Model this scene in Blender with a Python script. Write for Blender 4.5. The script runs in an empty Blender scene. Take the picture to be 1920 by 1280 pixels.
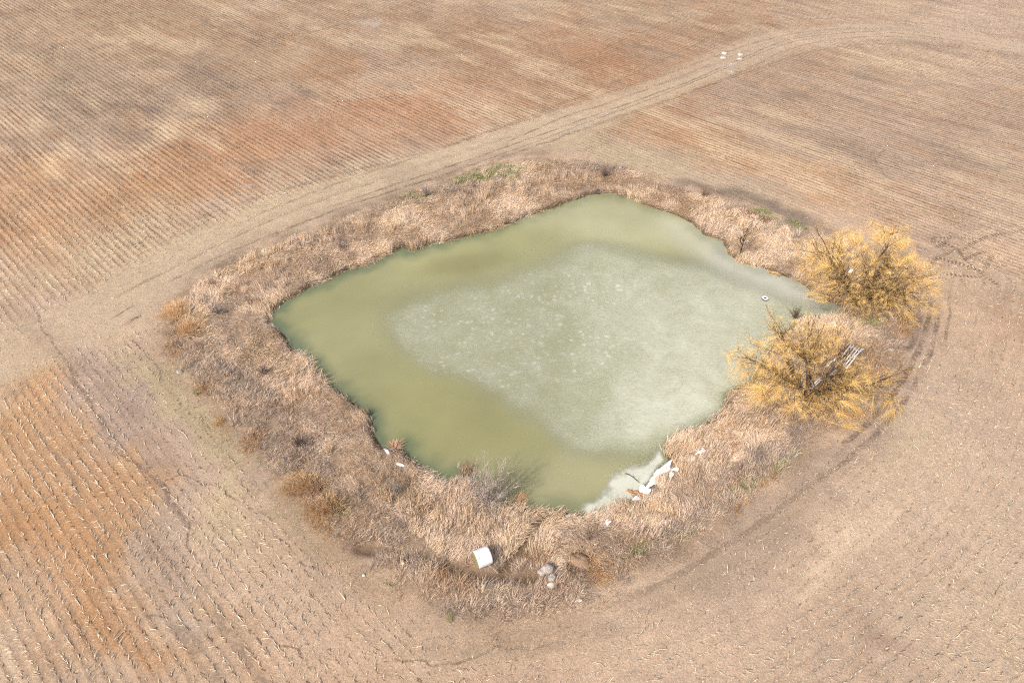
import bpy, math, random
import numpy as np

# ------------------------------------------------------------------ camera, sky, sun, exposure
PITCH = math.radians(42.2)      # below the horizon
CAM_H = 47.6                    # metres above the field
F_PX = 1280.0                   # focal length for a 1920 px wide frame
SUN_AZ = math.radians(222)      # where the sun stands, clockwise from +Y
SUN_EL = math.radians(43)
scene = bpy.context.scene
cam_d = bpy.data.cameras.new('camera')
cam_d.sensor_width = 36.0
cam_d.lens = 36.0 * F_PX / 1920.0
cam_d.clip_start = 0.5
cam_d.clip_end = 20000
cam = bpy.data.objects.new('camera', cam_d)
scene.collection.objects.link(cam)
cam.location = (0, 0, CAM_H)
cam.rotation_euler = (math.radians(90) - PITCH, 0, 0)
scene.camera = cam

world = bpy.data.worlds.new('World')
scene.world = world
world.use_nodes = True
wn = world.node_tree
sky = wn.nodes.new('ShaderNodeTexSky')
sky.sky_type = 'NISHITA'
sky.sun_disc = False
sky.sun_elevation = SUN_EL
sky.sun_rotation = SUN_AZ
sky.air_density = 1.0
sky.dust_density = 6.0
sky.ozone_density = 0.6
bg = wn.nodes['Background']
bg.inputs['Strength'].default_value = 0.15
wn.links.new(sky.outputs[0], bg.inputs[0])

sun_d = bpy.data.lights.new('sun', 'SUN')
sun_d.energy = 3.0
sun_d.angle = math.radians(3.0)
sun_d.color = (1.0, 0.965, 0.92)
sun = bpy.data.objects.new('sun', sun_d)
scene.collection.objects.link(sun)
sun.rotation_euler = (math.radians(90) - SUN_EL, 0, math.pi - SUN_AZ)

scene.view_settings.view_transform = 'Standard'
scene.view_settings.look = 'None'
scene.view_settings.gamma = 1.0
scene.view_settings.use_curve_mapping = False
scene.view_settings.exposure = 0.55
scene.cycles.use_denoising = False      # keeps the fine straw and grass crisp
scene.cycles.filter_width = 1.2

# ------------------------------------------------------------------ helpers
rng = np.random.default_rng(7)
random.seed(7)
COL = scene.collection
KEXP = 1.9                      # picture brightness over surface colour (linear)
ZW = -0.8                       # level of the pond


def lin(c, k=1.0):
    """surface colour for a picture colour (8 bit sRGB)"""
    c = np.asarray(c, float) / 255.0
    l = np.where(c <= 0.04045, c / 12.92, ((c + 0.055) / 1.055) ** 2.4)
    return np.clip(l / KEXP * k, 0, 1.3)


def soil(c, k=1.0, keep=.92):
    """photo soil tones are greyer than they look next to the green water"""
    c = np.asarray(c, float)
    m = c.max()
    return lin(m - keep * (m - c), k) * (1.0, 1.022, 1.0)


def at(px, py, z=0.0):
    """photo pixel (1920 x 1280) to the point where its ray meets height z"""
    x = (np.asarray(px, float) - 960) / F_PX
    y = -(np.asarray(py, float) - 640) / F_PX
    dy = math.cos(PITCH) + y * math.sin(PITCH)
    dz = -math.sin(PITCH) + y * math.cos(PITCH)
    t = (z - CAM_H) / dz
    return np.stack([x * t, dy * t], -1)


def P(px, py, z=0.0):
    a = at(px, py, z)
    return float(a[0]), float(a[1])


def scale_at(py):
    return math.cos(PITCH) * (py + 521) / CAM_H     # px per metre across


def _hash(ix, iy, seed):
    h = (ix.astype(np.int64) * 374761393 + iy.astype(np.int64) * 668265263 + seed * 982451653) & 0xFFFFFFFF
    h = ((h ^ (h >> 13)) * 1274126177) & 0xFFFFFFFF
    h = (h ^ (h >> 16)) & 0xFFFF
    return h / 65535.0


def vnoise(x, y, seed=0):
    ix, iy = np.floor(x), np.floor(y)
    fx, fy = x - ix, y - iy
    fx = fx * fx * (3 - 2 * fx)
    fy = fy * fy * (3 - 2 * fy)
    a, b = _hash(ix, iy, seed), _hash(ix + 1, iy, seed)
    c, d = _hash(ix, iy + 1, seed), _hash(ix + 1, iy + 1, seed)
    return (a * (1 - fx) + b * fx) * (1 - fy) + (c * (1 - fx) + d * fx) * fy


def fbm(x, y, sc, seed=0, octv=4):
    """0..1, mean .5; sc = largest feature in metres"""
    s, amp, tot = 0.0, 1.0, 0.0
    f = 1.0 / sc
    for o in range(octv):
        s = s + amp * vnoise(x * f + 13.7 * o, y * f - 7.1 * o, seed + o)
        tot += amp
        amp *= 0.55
        f *= 2.03
    return s / tot


def sstep(a, b, v):
    t = np.clip((v - a) / (b - a), 0, 1)
    return t * t * (3 - 2 * t)


def catmull(pts, n=6, closed=False):
    p = np.asarray(pts, float)
    m = len(p)
    out = []
    rngi = range(m if closed else m - 1)
    for i in rngi:
        if closed:
            a, b, c, d = p[(i - 1) % m], p[i], p[(i + 1) % m], p[(i + 2) % m]
        else:
            a, b, c, d = p[max(i - 1, 0)], p[i], p[i + 1], p[min(i + 2, m - 1)]
        for k in range(n):
            t = k / n
            out.append(0.5 * (2 * b + (c - a) * t + (2 * a - 5 * b + 4 * c - d) * t * t + (3 * b - a - 3 * c + d) * t ** 3))
    if not closed:
        out.append(p[-1])
    return np.array(out)


def seg_dist(x, y, poly, closed):
    """distance to a polyline and the side (cross product sign of nearest segment), chunked"""
    x = np.asarray(x, float).ravel()
    y = np.asarray(y, float).ravel()
    a = np.asarray(poly, float)
    b = np.roll(a, -1, 0) if closed else None
    if closed:
        A, B = a, b
    else:
        A, B = a[:-1], a[1:]
    best = np.full(x.shape, 1e18)
    side = np.zeros(x.shape)
    gx = np.zeros(x.shape)
    gy = np.zeros(x.shape)
    along = np.zeros(x.shape)
    acc = 0.0
    for (ax, ay), (bx, by) in zip(A, B):
        dx, dy = bx - ax, by - ay
        L2 = dx * dx + dy * dy + 1e-12
        t = np.clip(((x - ax) * dx + (y - ay) * dy) / L2, 0, 1)
        ex, ey = x - ax - t * dx, y - ay - t * dy
        d2 = ex * ex + ey * ey
        m = d2 < best
        best = np.where(m, d2, best)
        side = np.where(m, dx * ey - dy * ex, side)
        gx = np.where(m, ex, gx)
        gy = np.where(m, ey, gy)
        along = np.where(m, acc + t * math.sqrt(L2), along)
        acc += math.sqrt(L2)
    d = np.sqrt(best)
    return d, side, gx / (d + 1e-9), gy / (d + 1e-9), along


def inside(x, y, poly):
    x = np.asarray(x, float).ravel()
    y = np.asarray(y, float).ravel()
    a = np.asarray(poly)
    b = np.roll(a, -1, 0)
    r = np.zeros(x.shape, bool)
    for (ax, ay), (bx, by) in zip(a, b):
        if ay == by:
            continue
        c = (ay > y) != (by > y)
        r ^= c & (x < (bx - ax) * (y - ay) / (by - ay) + ax)
    return r


def sdist(x, y, poly):
    d = seg_dist(x, y, poly, True)[0]
    return np.where(inside(x, y, poly), -d, d)


def tag(o, label=None, cat=None, group=None, kind=None):
    if label:
        o['label'] = label
    if cat:
        o['category'] = cat
    if group:
        o['group'] = group
    if kind:
        o['kind'] = kind
    return o


def empty(name, loc, rz=0.0):
    o = bpy.data.objects.new(name, None)
    o.empty_display_size = 0.3
    COL.objects.link(o)
    o.location = loc
    o.rotation_euler = (0, 0, rz)
    return o


def mesh_np(name, verts, tris, mat, cols=None, parent=None, attrs=None, smooth=False):
    """one mesh object from numpy arrays (verts n x 3, tris m x 3 or m x 4)"""
    me = bpy.data.meshes.new(name)
    verts = np.ascontiguousarray(verts, np.float32)
    tris = np.ascontiguousarray(tris, np.int32)
    k = tris.shape[1]
    me.vertices.add(len(verts))
    me.vertices.foreach_set('co', verts.ravel())
    me.loops.add(tris.size)
    me.loops.foreach_set('vertex_index', tris.ravel())
    me.polygons.add(len(tris))
    me.polygons.foreach_set('loop_start', np.arange(0, tris.size, k, dtype=np.int32))
    me.polygons.foreach_set('loop_total', np.full(len(tris), k, np.int32))
    if smooth:
        me.polygons.foreach_set('use_smooth', np.ones(len(tris), bool))
    me.update(calc_edges=True)
    if cols is not None:
        c4 = np.ones((len(verts), 4), np.float32)
        c4[:, :cols.shape[1]] = cols
        ca = me.color_attributes.new('Col', 'FLOAT_COLOR', 'POINT')
        ca.data.foreach_set('color', c4.ravel())
    for an, av in (attrs or {}).items():
        ca = me.attributes.new(an, 'FLOAT', 'POINT')
        ca.data.foreach_set('value', np.ascontiguousarray(av, np.float32).ravel())
    me.materials.append(mat)
    o = bpy.data.objects.new(name, me)
    COL.objects.link(o)
    if parent:
        o.parent = parent
    return o


class Geo:
    """collects pieces of geometry for one mesh"""

    def __init__(self):
        self.v, self.t, self.c, self.n = [], [], [], 0

    def add(self, v, t, c):
        v = np.asarray(v, float).reshape(-1, 3)
        t = np.asarray(t, int)
        c = np.broadcast_to(np.asarray(c, float), (len(v), 3))
        self.v.append(v)
        self.t.append(t + self.n)
        self.c.append(c)
        self.n += len(v)

    def build(self, name, mat, parent=None, smooth=False, origin=None):
        v = np.concatenate(self.v)
        if origin is not None:
            v = v - np.asarray(origin)
        return mesh_np(name, v, np.concatenate(self.t), mat, np.concatenate(self.c), parent, smooth=smooth)


def tube(g, pts, rad, col, n=5):
    """tapered tube along pts"""
    p = np.asarray(pts, float)
    r = np.broadcast_to(np.asarray(rad, float), (len(p),))
    d = np.gradient(p, axis=0)
    d /= np.linalg.norm(d, axis=1, keepdims=True) + 1e-9
    ref = np.where(np.abs(d[:, 2:3]) > 0.9, np.array([[1.0, 0, 0]]), np.array([[0, 0, 1.0]]))
    u = np.cross(d, ref)
    u /= np.linalg.norm(u, axis=1, keepdims=True) + 1e-9
    w = np.cross(d, u)
    a = np.arange(n) * 2 * math.pi / n
    v = p[:, None, :] + r[:, None, None] * (np.cos(a)[None, :, None] * u[:, None, :] + np.sin(a)[None, :, None] * w[:, None, :])
    m = len(p)
    v = v.reshape(-1, 3)
    t = []
    for i in range(m - 1):
        for k in range(n):
            a0, a1 = i * n + k, i * n + (k + 1) % n
            t += [(a0, a1, a1 + n), (a0, a1 + n, a0 + n)]
    v = np.concatenate([v, p[:1], p[-1:]])
    for k in range(n):
        t.append((m * n, (k + 1) % n, k))
        t.append((m * n + 1, (m - 1) * n + k, (m - 1) * n + (k + 1) % n))
    g.add(v, t, col)


def cap(c, top=.82):
    """keep a colour's hue when it gets too bright for a real surface"""
    c = np.asarray(c, float)
    return c * np.minimum(1.0, top / (c.max(-1, keepdims=True) + 1e-9))


def prisms(base, vec, rad, cols):
    """many three-sided stalks at once"""
    n = len(base)
    d = vec / (np.linalg.norm(vec, axis=1, keepdims=True) + 1e-9)
    ref = np.tile([[0.0, 0, 1]], (n, 1))
    ref[np.abs(d[:, 2]) > 0.9] = (1, 0, 0)
    u = np.cross(d, ref)
    u /= np.linalg.norm(u, axis=1, keepdims=True) + 1e-9
    w = np.cross(d, u)
    v = np.empty((n, 6, 3))
    for k in range(3):
        a = math.pi / 2 + k * 2 * math.pi / 3
        off = rad[:, None] * (math.cos(a) * u + math.sin(a) * w)
        v[:, k] = base + off
        v[:, 3 + k] = base + vec + off * 0.85
    t0 = np.array([(0, 1, 4), (0, 4, 3), (1, 2, 5), (1, 5, 4), (2, 0, 3), (2, 3, 5), (3, 4, 5)])
    t = (np.arange(n)[:, None, None] * 6 + t0[None]).reshape(-1, 3)
    return v.reshape(-1, 3), t, np.repeat(cols, 6, 0)


def blades(base, lean, h, width, cols, tipk=1.12, basek=0.82):
    """many bent grass blades: base n x 3, lean n x 2 (metres the tip moves), h height"""
    n = len(base)
    ang = rng.uniform(0, 2 * math.pi, n)
    wv = np.stack([np.cos(ang), np.sin(ang), rng.uniform(-.3, .3, n)], 1) * width[:, None] * 0.5
    mid = base.copy()
    mid[:, :2] += lean * 0.36
    mid[:, 2] += h * 0.62
    tip = base.copy()
    tip[:, :2] += lean
    tip[:, 2] += h
    v = np.empty((n, 5, 3))
    v[:, 0] = base - wv
    v[:, 1] = base + wv
    v[:, 2] = mid - wv * .85
    v[:, 3] = mid + wv * .85
    v[:, 4] = tip
    t0 = np.array([(0, 1, 3), (0, 3, 2), (2, 3, 4)])
    t = (np.arange(n)[:, None, None] * 5 + t0[None]).reshape(-1, 3)
    c = np.repeat(cols[:, None, :], 5, 1)
    return v.reshape(-1, 3), t, cap(c.reshape(-1, 3))


# ------------------------------------------------------------------ materials
def new_mat(name):
    m = bpy.data.materials.new(name)
    m.use_nodes = True
    nt = m.node_tree
    b = nt.nodes['Principled BSDF']
    return m, nt, b


def nd(nt, typ, **kw):
    n = nt.nodes.new(typ)
    for k, v in kw.items():
        setattr(n, k, v)
    return n


def mix_rgb(nt, mode, fac, a, b):
    m = nd(nt, 'ShaderNodeMix', data_type='RGBA', blend_type=mode)
    for sock, val in ((m.inputs[0], fac), (m.inputs[6], a), (m.inputs[7], b)):
        if hasattr(val, 'is_linked'):
            nt.links.new(val, sock)
        elif isinstance(val, (int, float)):
            sock.default_value = val
        else:
            sock.default_value = (*val, 1) if len(val) == 3 else val
    return m.outputs[2]


def math_n(nt, op, a, b=None, c=None, clamp=False):
    m = nd(nt, 'ShaderNodeMath', operation=op, use_clamp=clamp)
    for i, v in enumerate((a, b, c)):
        if v is None:
            continue
        if hasattr(v, 'is_linked'):
            nt.links.new(v, m.inputs[i])
        else:
            m.inputs[i].default_value = v
    return m.outputs[0]


def maprange(nt, v, a, b, c=0.0, d=1.0):
    m = nd(nt, 'ShaderNodeMapRange')
    nt.links.new(v, m.inputs[0])
    for i, x in enumerate((a, b, c, d)):
        m.inputs[i + 1].default_value = x
    return m.outputs[0]


def noise(nt, scale, detail=4, rough=0.6, vec=None, dist=0.0):
    n = nd(nt, 'ShaderNodeTexNoise')
    n.inputs['Scale'].default_value = scale
    n.inputs['Detail'].default_value = detail
    n.inputs['Roughness'].default_value = rough
    n.inputs['Distortion'].default_value = dist
    if vec is not None:
        nt.links.new(vec, n.inputs['Vector'])
    return n


def geo_pos(nt):
    return nd(nt, 'ShaderNodeNewGeometry').outputs['Position']


def attr_mat(name, rough=0.9, spec=0.15, nscale=6.0, var=0.25, translucent=0.0):
    """colour from the mesh's own colour attribute, broken up by noise"""
    m, nt, b = new_mat(name)
    a = nd(nt, 'ShaderNodeAttribute', attribute_name='Col')
    nz = noise(nt, nscale, 3, 0.6, geo_pos(nt))
    f = maprange(nt, nz.outputs[0], 0.25, 0.75, 1 - var, 1 + var)
    c = mix_rgb(nt, 'MULTIPLY', 1.0, a.outputs['Color'], f)
    nt.links.new(c, b.inputs['Base Color'])
    b.inputs['Roughness'].default_value = rough
    b.inputs['Specular IOR Level'].default_value = spec
    if translucent:
        tr = nd(nt, 'ShaderNodeBsdfTranslucent')
        nt.links.new(c, tr.inputs['Color'])
        mx = nd(nt, 'ShaderNodeMixShader')
        mx.inputs[0].default_value = translucent
        nt.links.new(b.outputs[0], mx.inputs[1])
        nt.links.new(tr.outputs[0], mx.inputs[2])
        nt.links.new(mx.outputs[0], nt.nodes['Material Output'].inputs[0])
    return m


def plain_mat(name, col, rough=0.8, var=0.2, nscale=4.0, bump=0.0, spec=0.3, col2=None):
    m, nt, b = new_mat(name)
    tc = nd(nt, 'ShaderNodeTexCoord').outputs['Object']
    nz = noise(nt, nscale, 5, 0.6, tc)
    f = maprange(nt, nz.outputs[0], 0.3, 0.7)
    c1 = tuple(col)
    c2 = tuple(col2) if col2 is not None else tuple(np.clip(np.array(col) * (1 - var), 0, 1))
    c = mix_rgb(nt, 'MIX', f, c2, c1)
    nt.links.new(c, b.inputs['Base Color'])
    b.inputs['Roughness'].default_value = rough
    b.inputs['Specular IOR Level'].default_value = spec
    if bump:
        bp = nd(nt, 'ShaderNodeBump')
        bp.inputs['Strength'].default_value = bump
        bp.inputs['Distance'].default_value = 0.05
        nt.links.new(nz.outputs[0], bp.inputs['Height'])
        nt.links.new(bp.outputs[0], b.inputs['Normal'])
    return m


def soil_material():
    m, nt, b = new_mat('soil')
    pos = geo_pos(nt)
    a = nd(nt, 'ShaderNodeAttribute', attribute_name='Col')
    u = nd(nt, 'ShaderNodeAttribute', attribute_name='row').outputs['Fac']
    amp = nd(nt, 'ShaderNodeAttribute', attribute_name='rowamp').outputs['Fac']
    fine = noise(nt, 5.5, 6, 0.75, pos)
    mid = noise(nt, 0.8, 5, 0.65, pos)
    grit = noise(nt, 16.0, 3, 0.7, pos)
    # crop rows: the row coordinate wobbles, trash colour and stubble shade are painted along it in broken runs
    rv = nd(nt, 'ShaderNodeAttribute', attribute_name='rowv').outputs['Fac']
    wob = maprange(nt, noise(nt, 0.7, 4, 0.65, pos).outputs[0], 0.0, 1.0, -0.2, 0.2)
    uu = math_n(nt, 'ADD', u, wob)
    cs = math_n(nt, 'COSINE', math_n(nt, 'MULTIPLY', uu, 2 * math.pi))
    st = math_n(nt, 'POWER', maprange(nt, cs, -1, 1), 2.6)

    def rowspace(su, sv):
        cb = nd(nt, 'ShaderNodeCombineXYZ')
        nt.links.new(math_n(nt, 'MULTIPLY', u, su), cb.inputs[0])
        nt.links.new(math_n(nt, 'MULTIPLY', rv, sv), cb.inputs[1])
        return cb.outputs[0]
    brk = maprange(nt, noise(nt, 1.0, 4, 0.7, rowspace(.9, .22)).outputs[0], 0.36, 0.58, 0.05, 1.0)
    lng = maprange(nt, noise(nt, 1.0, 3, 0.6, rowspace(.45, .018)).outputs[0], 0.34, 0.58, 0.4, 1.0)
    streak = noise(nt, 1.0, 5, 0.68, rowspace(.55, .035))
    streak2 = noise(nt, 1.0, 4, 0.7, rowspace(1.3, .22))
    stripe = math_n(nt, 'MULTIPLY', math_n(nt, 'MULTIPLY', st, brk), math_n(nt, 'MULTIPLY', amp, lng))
    base = mix_rgb(nt, 'MULTIPLY', 1.0, a.outputs['Color'], maprange(nt, mid.outputs[0], 0.25, 0.75, 0.86, 1.14))
    sk = mix_rgb(nt, 'MIX', maprange(nt, streak.outputs[0], 0.3, 0.7), (.76, .73, .73), (1.20, 1.21, 1.21))
    base = mix_rgb(nt, 'MULTIPLY', math_n(nt, 'ADD', math_n(nt, 'MULTIPLY', amp, .8), .15, clamp=True), base, sk)
    base = mix_rgb(nt, 'MULTIPLY', math_n(nt, 'ADD', math_n(nt, 'MULTIPLY', amp, .7), .1, clamp=True), base, maprange(nt, streak2.outputs[0], 0.3, 0.7, 0.8, 1.2))
    base = mix_rgb(nt, 'MULTIPLY', 1.0, base, maprange(nt, fine.outputs[0], 0.25, 0.75, 0.66, 1.34))
    base = mix_rgb(nt, 'MULTIPLY', 1.0, base, maprange(nt, grit.outputs[0], 0.3, 0.7, 0.84, 1.16))
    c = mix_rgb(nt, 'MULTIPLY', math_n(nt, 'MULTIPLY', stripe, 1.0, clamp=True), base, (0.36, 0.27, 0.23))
    nt.links.new(c, b.inputs['Base Color'])
    b.inputs['Roughness'].default_value = 0.95
    b.inputs['Specular IOR Level'].default_value = 0.1
    h = math_n(nt, 'ADD', math_n(nt, 'MULTIPLY', fine.outputs[0], 0.10),
               math_n(nt, 'MULTIPLY', math_n(nt, 'MULTIPLY', cs, amp), 0.03))
    bp = nd(nt, 'ShaderNodeBump')
    bp.inputs['Strength'].default_value = 0.8
    bp.inputs['Distance'].default_value = 1.0
    nt.links.new(h, bp.inputs['Height'])
    nt.links.new(bp.outputs[0], b.inputs['Normal'])
    return m


def ribbon_material(name, tread=False):
    """mud marks laid on the soil: worn soft edges, optional lug pattern"""
    m, nt, b = new_mat(name)
    pos = geo_pos(nt)
    a = nd(nt, 'ShaderNodeAttribute', attribute_name='Col')
    al = nd(nt, 'ShaderNodeAttribute', attribute_name='cover').outputs['Fac']
    nz = noise(nt, 3.0, 5, 0.7, pos)
    big = noise(nt, 0.5, 3, 0.6, pos)
    f = math_n(nt, 'MULTIPLY', al, maprange(nt, nz.outputs[0], 0.40, 0.62, 0.05, 1.0), clamp=True)
    f = math_n(nt, 'MULTIPLY', f, maprange(nt, big.outputs[0], 0.38, 0.6, 0.15, 1.0), clamp=True)
    if tread:
        v = nd(nt, 'ShaderNodeAttribute', attribute_name='along').outputs['Fac']
        s = math_n(nt, 'SINE', math_n(nt, 'MULTIPLY', v, 2 * math.pi / 0.42))
        f = math_n(nt, 'MULTIPLY', f, maprange(nt, s, -0.2, 0.5), clamp=True)
    c = mix_rgb(nt, 'MULTIPLY', 1.0, a.outputs['Color'], maprange(nt, nz.outputs[0], 0.25, 0.75, 0.8, 1.2))
    nt.links.new(c, b.inputs['Base Color'])
    b.inputs['Roughness'].default_value = 0.9
    b.inputs['Specular IOR Level'].default_value = 0.15
    tr = nd(nt, 'ShaderNodeBsdfTransparent')
    mx = nd(nt, 'ShaderNodeMixShader')
    nt.links.new(f, mx.inputs[0])
    nt.links.new(tr.outputs[0], mx.inputs[1])
    nt.links.new(b.outputs[0], mx.inputs[2])
    nt.links.new(mx.outputs[0], nt.nodes['Material Output'].inputs[0])
    return m


def water_material():
    m, nt, b = new_mat('pond_water')
    pos = geo_pos(nt)
    a = nd(nt, 'ShaderNodeAttribute', attribute_name='Col')
    nz = noise(nt, 0.12, 3, 0.55, pos)
    c = mix_rgb(nt, 'MULTIPLY', 1.0, a.outputs['Color'], maprange(nt, nz.outputs[0], 0.3, 0.7, 0.9, 1.1))
    nt.links.new(c, b.inputs['Base Color'])
    b.inputs['Roughness'].default_value = 0.05
    b.inputs['IOR'].default_value = 1.33
    w = noise(nt, 2.2, 3, 0.5, pos)
    bp = nd(nt, 'ShaderNodeBump')
    bp.inputs['Strength'].default_value = 0.25
    bp.inputs['Distance'].default_value = 0.02
    nt.links.new(w.outputs[0], bp.inputs['Height'])
    nt.links.new(bp.outputs[0], b.inputs['Normal'])
    return m


def ice_material():
    """thin rotten ice: cloudy, grainy, frost stars, lets the green water through where it is thin"""
    m, nt, b = new_mat('rotten_ice')
    pos = geo_pos(nt)
    a = nd(nt, 'ShaderNodeAttribute', attribute_name='Col')
    cov = nd(nt, 'ShaderNodeAttribute', attribute_name='cover').outputs['Fac']
    white = nd(nt, 'ShaderNodeAttribute', attribute_name='white').outputs['Fac']
    spots = nd(nt, 'ShaderNodeAttribute', attribute_name='spots').outputs['Fac']
    mp = nd(nt, 'ShaderNodeMapping')
    mp.inputs['Rotation'].default_value = (0, 0, 0.7)
    mp.inputs['Scale'].default_value = (1.0, 2.6, 1.0)
    nt.links.new(pos, mp.inputs['Vector'])
    grain = noise(nt, 3.2, 6, 0.75, mp.outputs[0], 0.8)
    cloud = noise(nt, 0.28, 5, 0.62, pos, 0.5)
    vor = nd(nt, 'ShaderNodeTexVoronoi', voronoi_dimensions='2D')
    vor.inputs['Scale'].default_value = 1.15
    vor.inputs['Randomness'].default_value = 1.0
    wob = noise(nt, 2.5, 4, 0.7, pos)
    vv = mix_rgb(nt, 'LINEAR_LIGHT', 0.45, pos, wob.outputs['Color'])
    nt.links.new(vv, vor.inputs['Vector'])
    star = maprange(nt, vor.outputs['Distance'], 0.0, 0.36, 1, 0)
    sel = maprange(nt, noise(nt, 0.8, 3, 0.6, pos).outputs[0], 0.46, 0.66)
    star = math_n(nt, 'MULTIPLY', math_n(nt, 'MULTIPLY', star, sel), spots, clamp=True)
    g = maprange(nt, grain.outputs[0], 0.34, 0.70, -0.3, 0.3)
    w = math_n(nt, 'ADD', white, g)
    w = math_n(nt, 'ADD', w, maprange(nt, cloud.outputs[0], 0.3, 0.7, -0.18, 0.18))
    w = math_n(nt, 'ADD', w, math_n(nt, 'MULTIPLY', star, 0.95), clamp=True)
    c = mix_rgb(nt, 'MIX', w, a.outputs['Color'], tuple(lin((226, 228, 210))))
    nt.links.new(c, b.inputs['Base Color'])
    b.inputs['Roughness'].default_value = 0.42
    b.inputs['IOR'].default_value = 1.31
    f = math_n(nt, 'MULTIPLY', cov, maprange(nt, w, 0.0, 0.8, 0.72, 1.0), clamp=True)
    tr = nd(nt, 'ShaderNodeBsdfTransparent')
    mx = nd(nt, 'ShaderNodeMixShader')
    nt.links.new(f, mx.inputs[0])
    nt.links.new(tr.outputs[0], mx.inputs[1])
    nt.links.new(b.outputs[0], mx.inputs[2])
    nt.links.new(mx.outputs[0], nt.nodes['Material Output'].inputs[0])
    return m


M_SOIL = soil_material()
M_MARK = ribbon_material('mud_mark')
M_TREAD = ribbon_material('tyre_tread_mark', True)
M_WATER = water_material()
M_ICE = ice_material()
M_STRAW = attr_mat('corn_straw', 0.85, 0.2, 5.0, 0.2)
M_GRASS = attr_mat('dry_grass', 0.85, 0.15, 2.5, 0.22, 0.42)
M_GREEN = attr_mat('green_grass', 0.8, 0.2, 2.5, 0.3, 0.25)
M_TWIG = attr_mat('willow_twig', 0.7, 0.25, 0.6, 0.3)
M_BARK = attr_mat('bark', 0.95, 0.1, 3.0, 0.35)

# ------------------------------------------------------------------ outlines read from the photograph
POND_PX = [(508, 588), (530, 570), (560, 553), (600, 530), (640, 512), (680, 497), (715, 482), (740, 470), (752, 463), (775, 469), (805, 459),
           (850, 450), (900, 438), (940, 424), (975, 412), (1010, 398), (1050, 385), (1085, 373), (1110, 364), (1140, 361), (1160, 364),
           (1180, 370), (1200, 380), (1230, 392), (1260, 402), (1290, 415), (1312, 430), (1320, 442), (1350, 449), (1358, 464), (1378, 486),
           (1400, 496), (1430, 505), (1455, 513), (1485, 522), (1510, 535), (1545, 560), (1578, 576), (1572, 588), (1545, 594), (1510, 602),
           (1480, 616), (1450, 646), (1430, 686), (1400, 720), (1368, 736), (1362, 752), (1345, 778), (1300, 806), (1270, 820), (1242, 846),
           (1253, 866), (1237, 882), (1217, 911), (1192, 936), (1165, 947), (1130, 961), (1100, 966), (1070, 963), (1040, 960), (1000, 953),
           (975, 946), (945, 953), (930, 943), (905, 923), (880, 905), (860, 895), (835, 901), (810, 894), (797, 878), (776, 868), (760, 852),
           (740, 838), (718, 838), (705, 815), (698, 795), (680, 771), (665, 758), (650, 741), (625, 728), (606, 706), (584, 686), (569, 666),
           (549, 650), (530, 624), (513, 608)]
FRINGE_PX = [(303, 600), (335, 560), (380, 520), (430, 490), (480, 470), (530, 450), (600, 425), (680, 395), (750, 370), (820, 345),
             (880, 322), (930, 308), (1000, 300), (1080, 302), (1150, 308), (1200, 325), (1260, 345), (1320, 365), (1380, 385), (1440, 410),
             (1500, 430), (1560, 440), (1640, 460), (1700, 520), (1725, 570), (1715, 620), (1690, 670), (1650, 740), (1600, 785),
             (1560, 815), (1510, 855), (1450, 910), (1400, 950), (1340, 990), (1280, 1030), (1220, 1070), (1160, 1110), (1110, 1140),
             (1040, 1165), (960, 1180), (880, 1175), (800, 1145), (740, 1110), (690, 1080), (660, 1040), (600, 1000), (540, 950),
             (510, 900), (470, 850), (430, 800), (390, 760), (360, 730), (330, 690), (305, 650)]
POND = catmull(at(*np.array(POND_PX, float).T, ZW), 3, True)
POND = POND + np.stack([fbm(POND[:, 0], POND[:, 1], 1.2, 3) - .5, fbm(POND[:, 0], POND[:, 1], 1.2, 9) - .5], 1) * 0.9
FRINGE = catmull(at(*np.array(FRINGE_PX, float).T), 2, True)
DITCH = catmull(at(*np.array([(672, 1028), (740, 1036), (800, 1046), (850, 1060), (905, 1078), (960, 1082), (1000, 1078)], float).T), 5)
GULLY = catmull(at(*np.array([(1018, 965), (1003, 990), (985, 1018), (962, 1052), (945, 1078)], float).T, -0.4), 5)
# the headland rows that bend round the pond
HEAD = catmull(at(*np.array([(520, 1340), (760, 1232), (1000, 1188), (1200, 1118), (1400, 1004), (1560, 884), (1680, 756), (1745, 650),
                             (1778, 560), (1790, 505)], float).T), 6)
TRACK_PX = [(-150, 760), (0, 668), (150, 600), (300, 522), (450, 448), (600, 385), (750, 335), (900, 285), (1050, 232), (1180, 186), (1290, 145),
            (1380, 108), (1440, 84), (1530, 66), (1640, 60), (1760, 68), (1920, 92), (2050, 115)]
TRACK = catmull(at(*np.array(TRACK_PX, float).T), 5)

ROWDIR = np.array([-1799.0, 1728.0]) / 2494.4
ROWN = np.array([ROWDIR[1], -ROWDIR[0]])
ROW = 0.762


class Raster:
    """a field sampled once on a grid and read back bilinearly"""

    def __init__(self, fn, x0, x1, y0, y1, st):
        xs, ys = np.arange(x0, x1 + st, st), np.arange(y0, y1 + st, st)
        X, Y = np.meshgrid(xs, ys)
        self.v = fn(X.ravel(), Y.ravel()).reshape(X.shape)
        self.x0, self.y0, self.st = x0, y0, st

    def __call__(self, x, y):
        v = self.v
        fx = np.clip((np.asarray(x, float) - self.x0) / self.st, 0, v.shape[1] - 1.001)
        fy = np.clip((np.asarray(y, float) - self.y0) / self.st, 0, v.shape[0] - 1.001)
        i, j = fx.astype(int), fy.astype(int)
        a, b = fx - i, fy - j
        return (v[j, i] * (1 - a) + v[j, i + 1] * a) * (1 - b) + (v[j + 1, i] * (1 - a) + v[j + 1, i + 1] * a) * b


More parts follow.
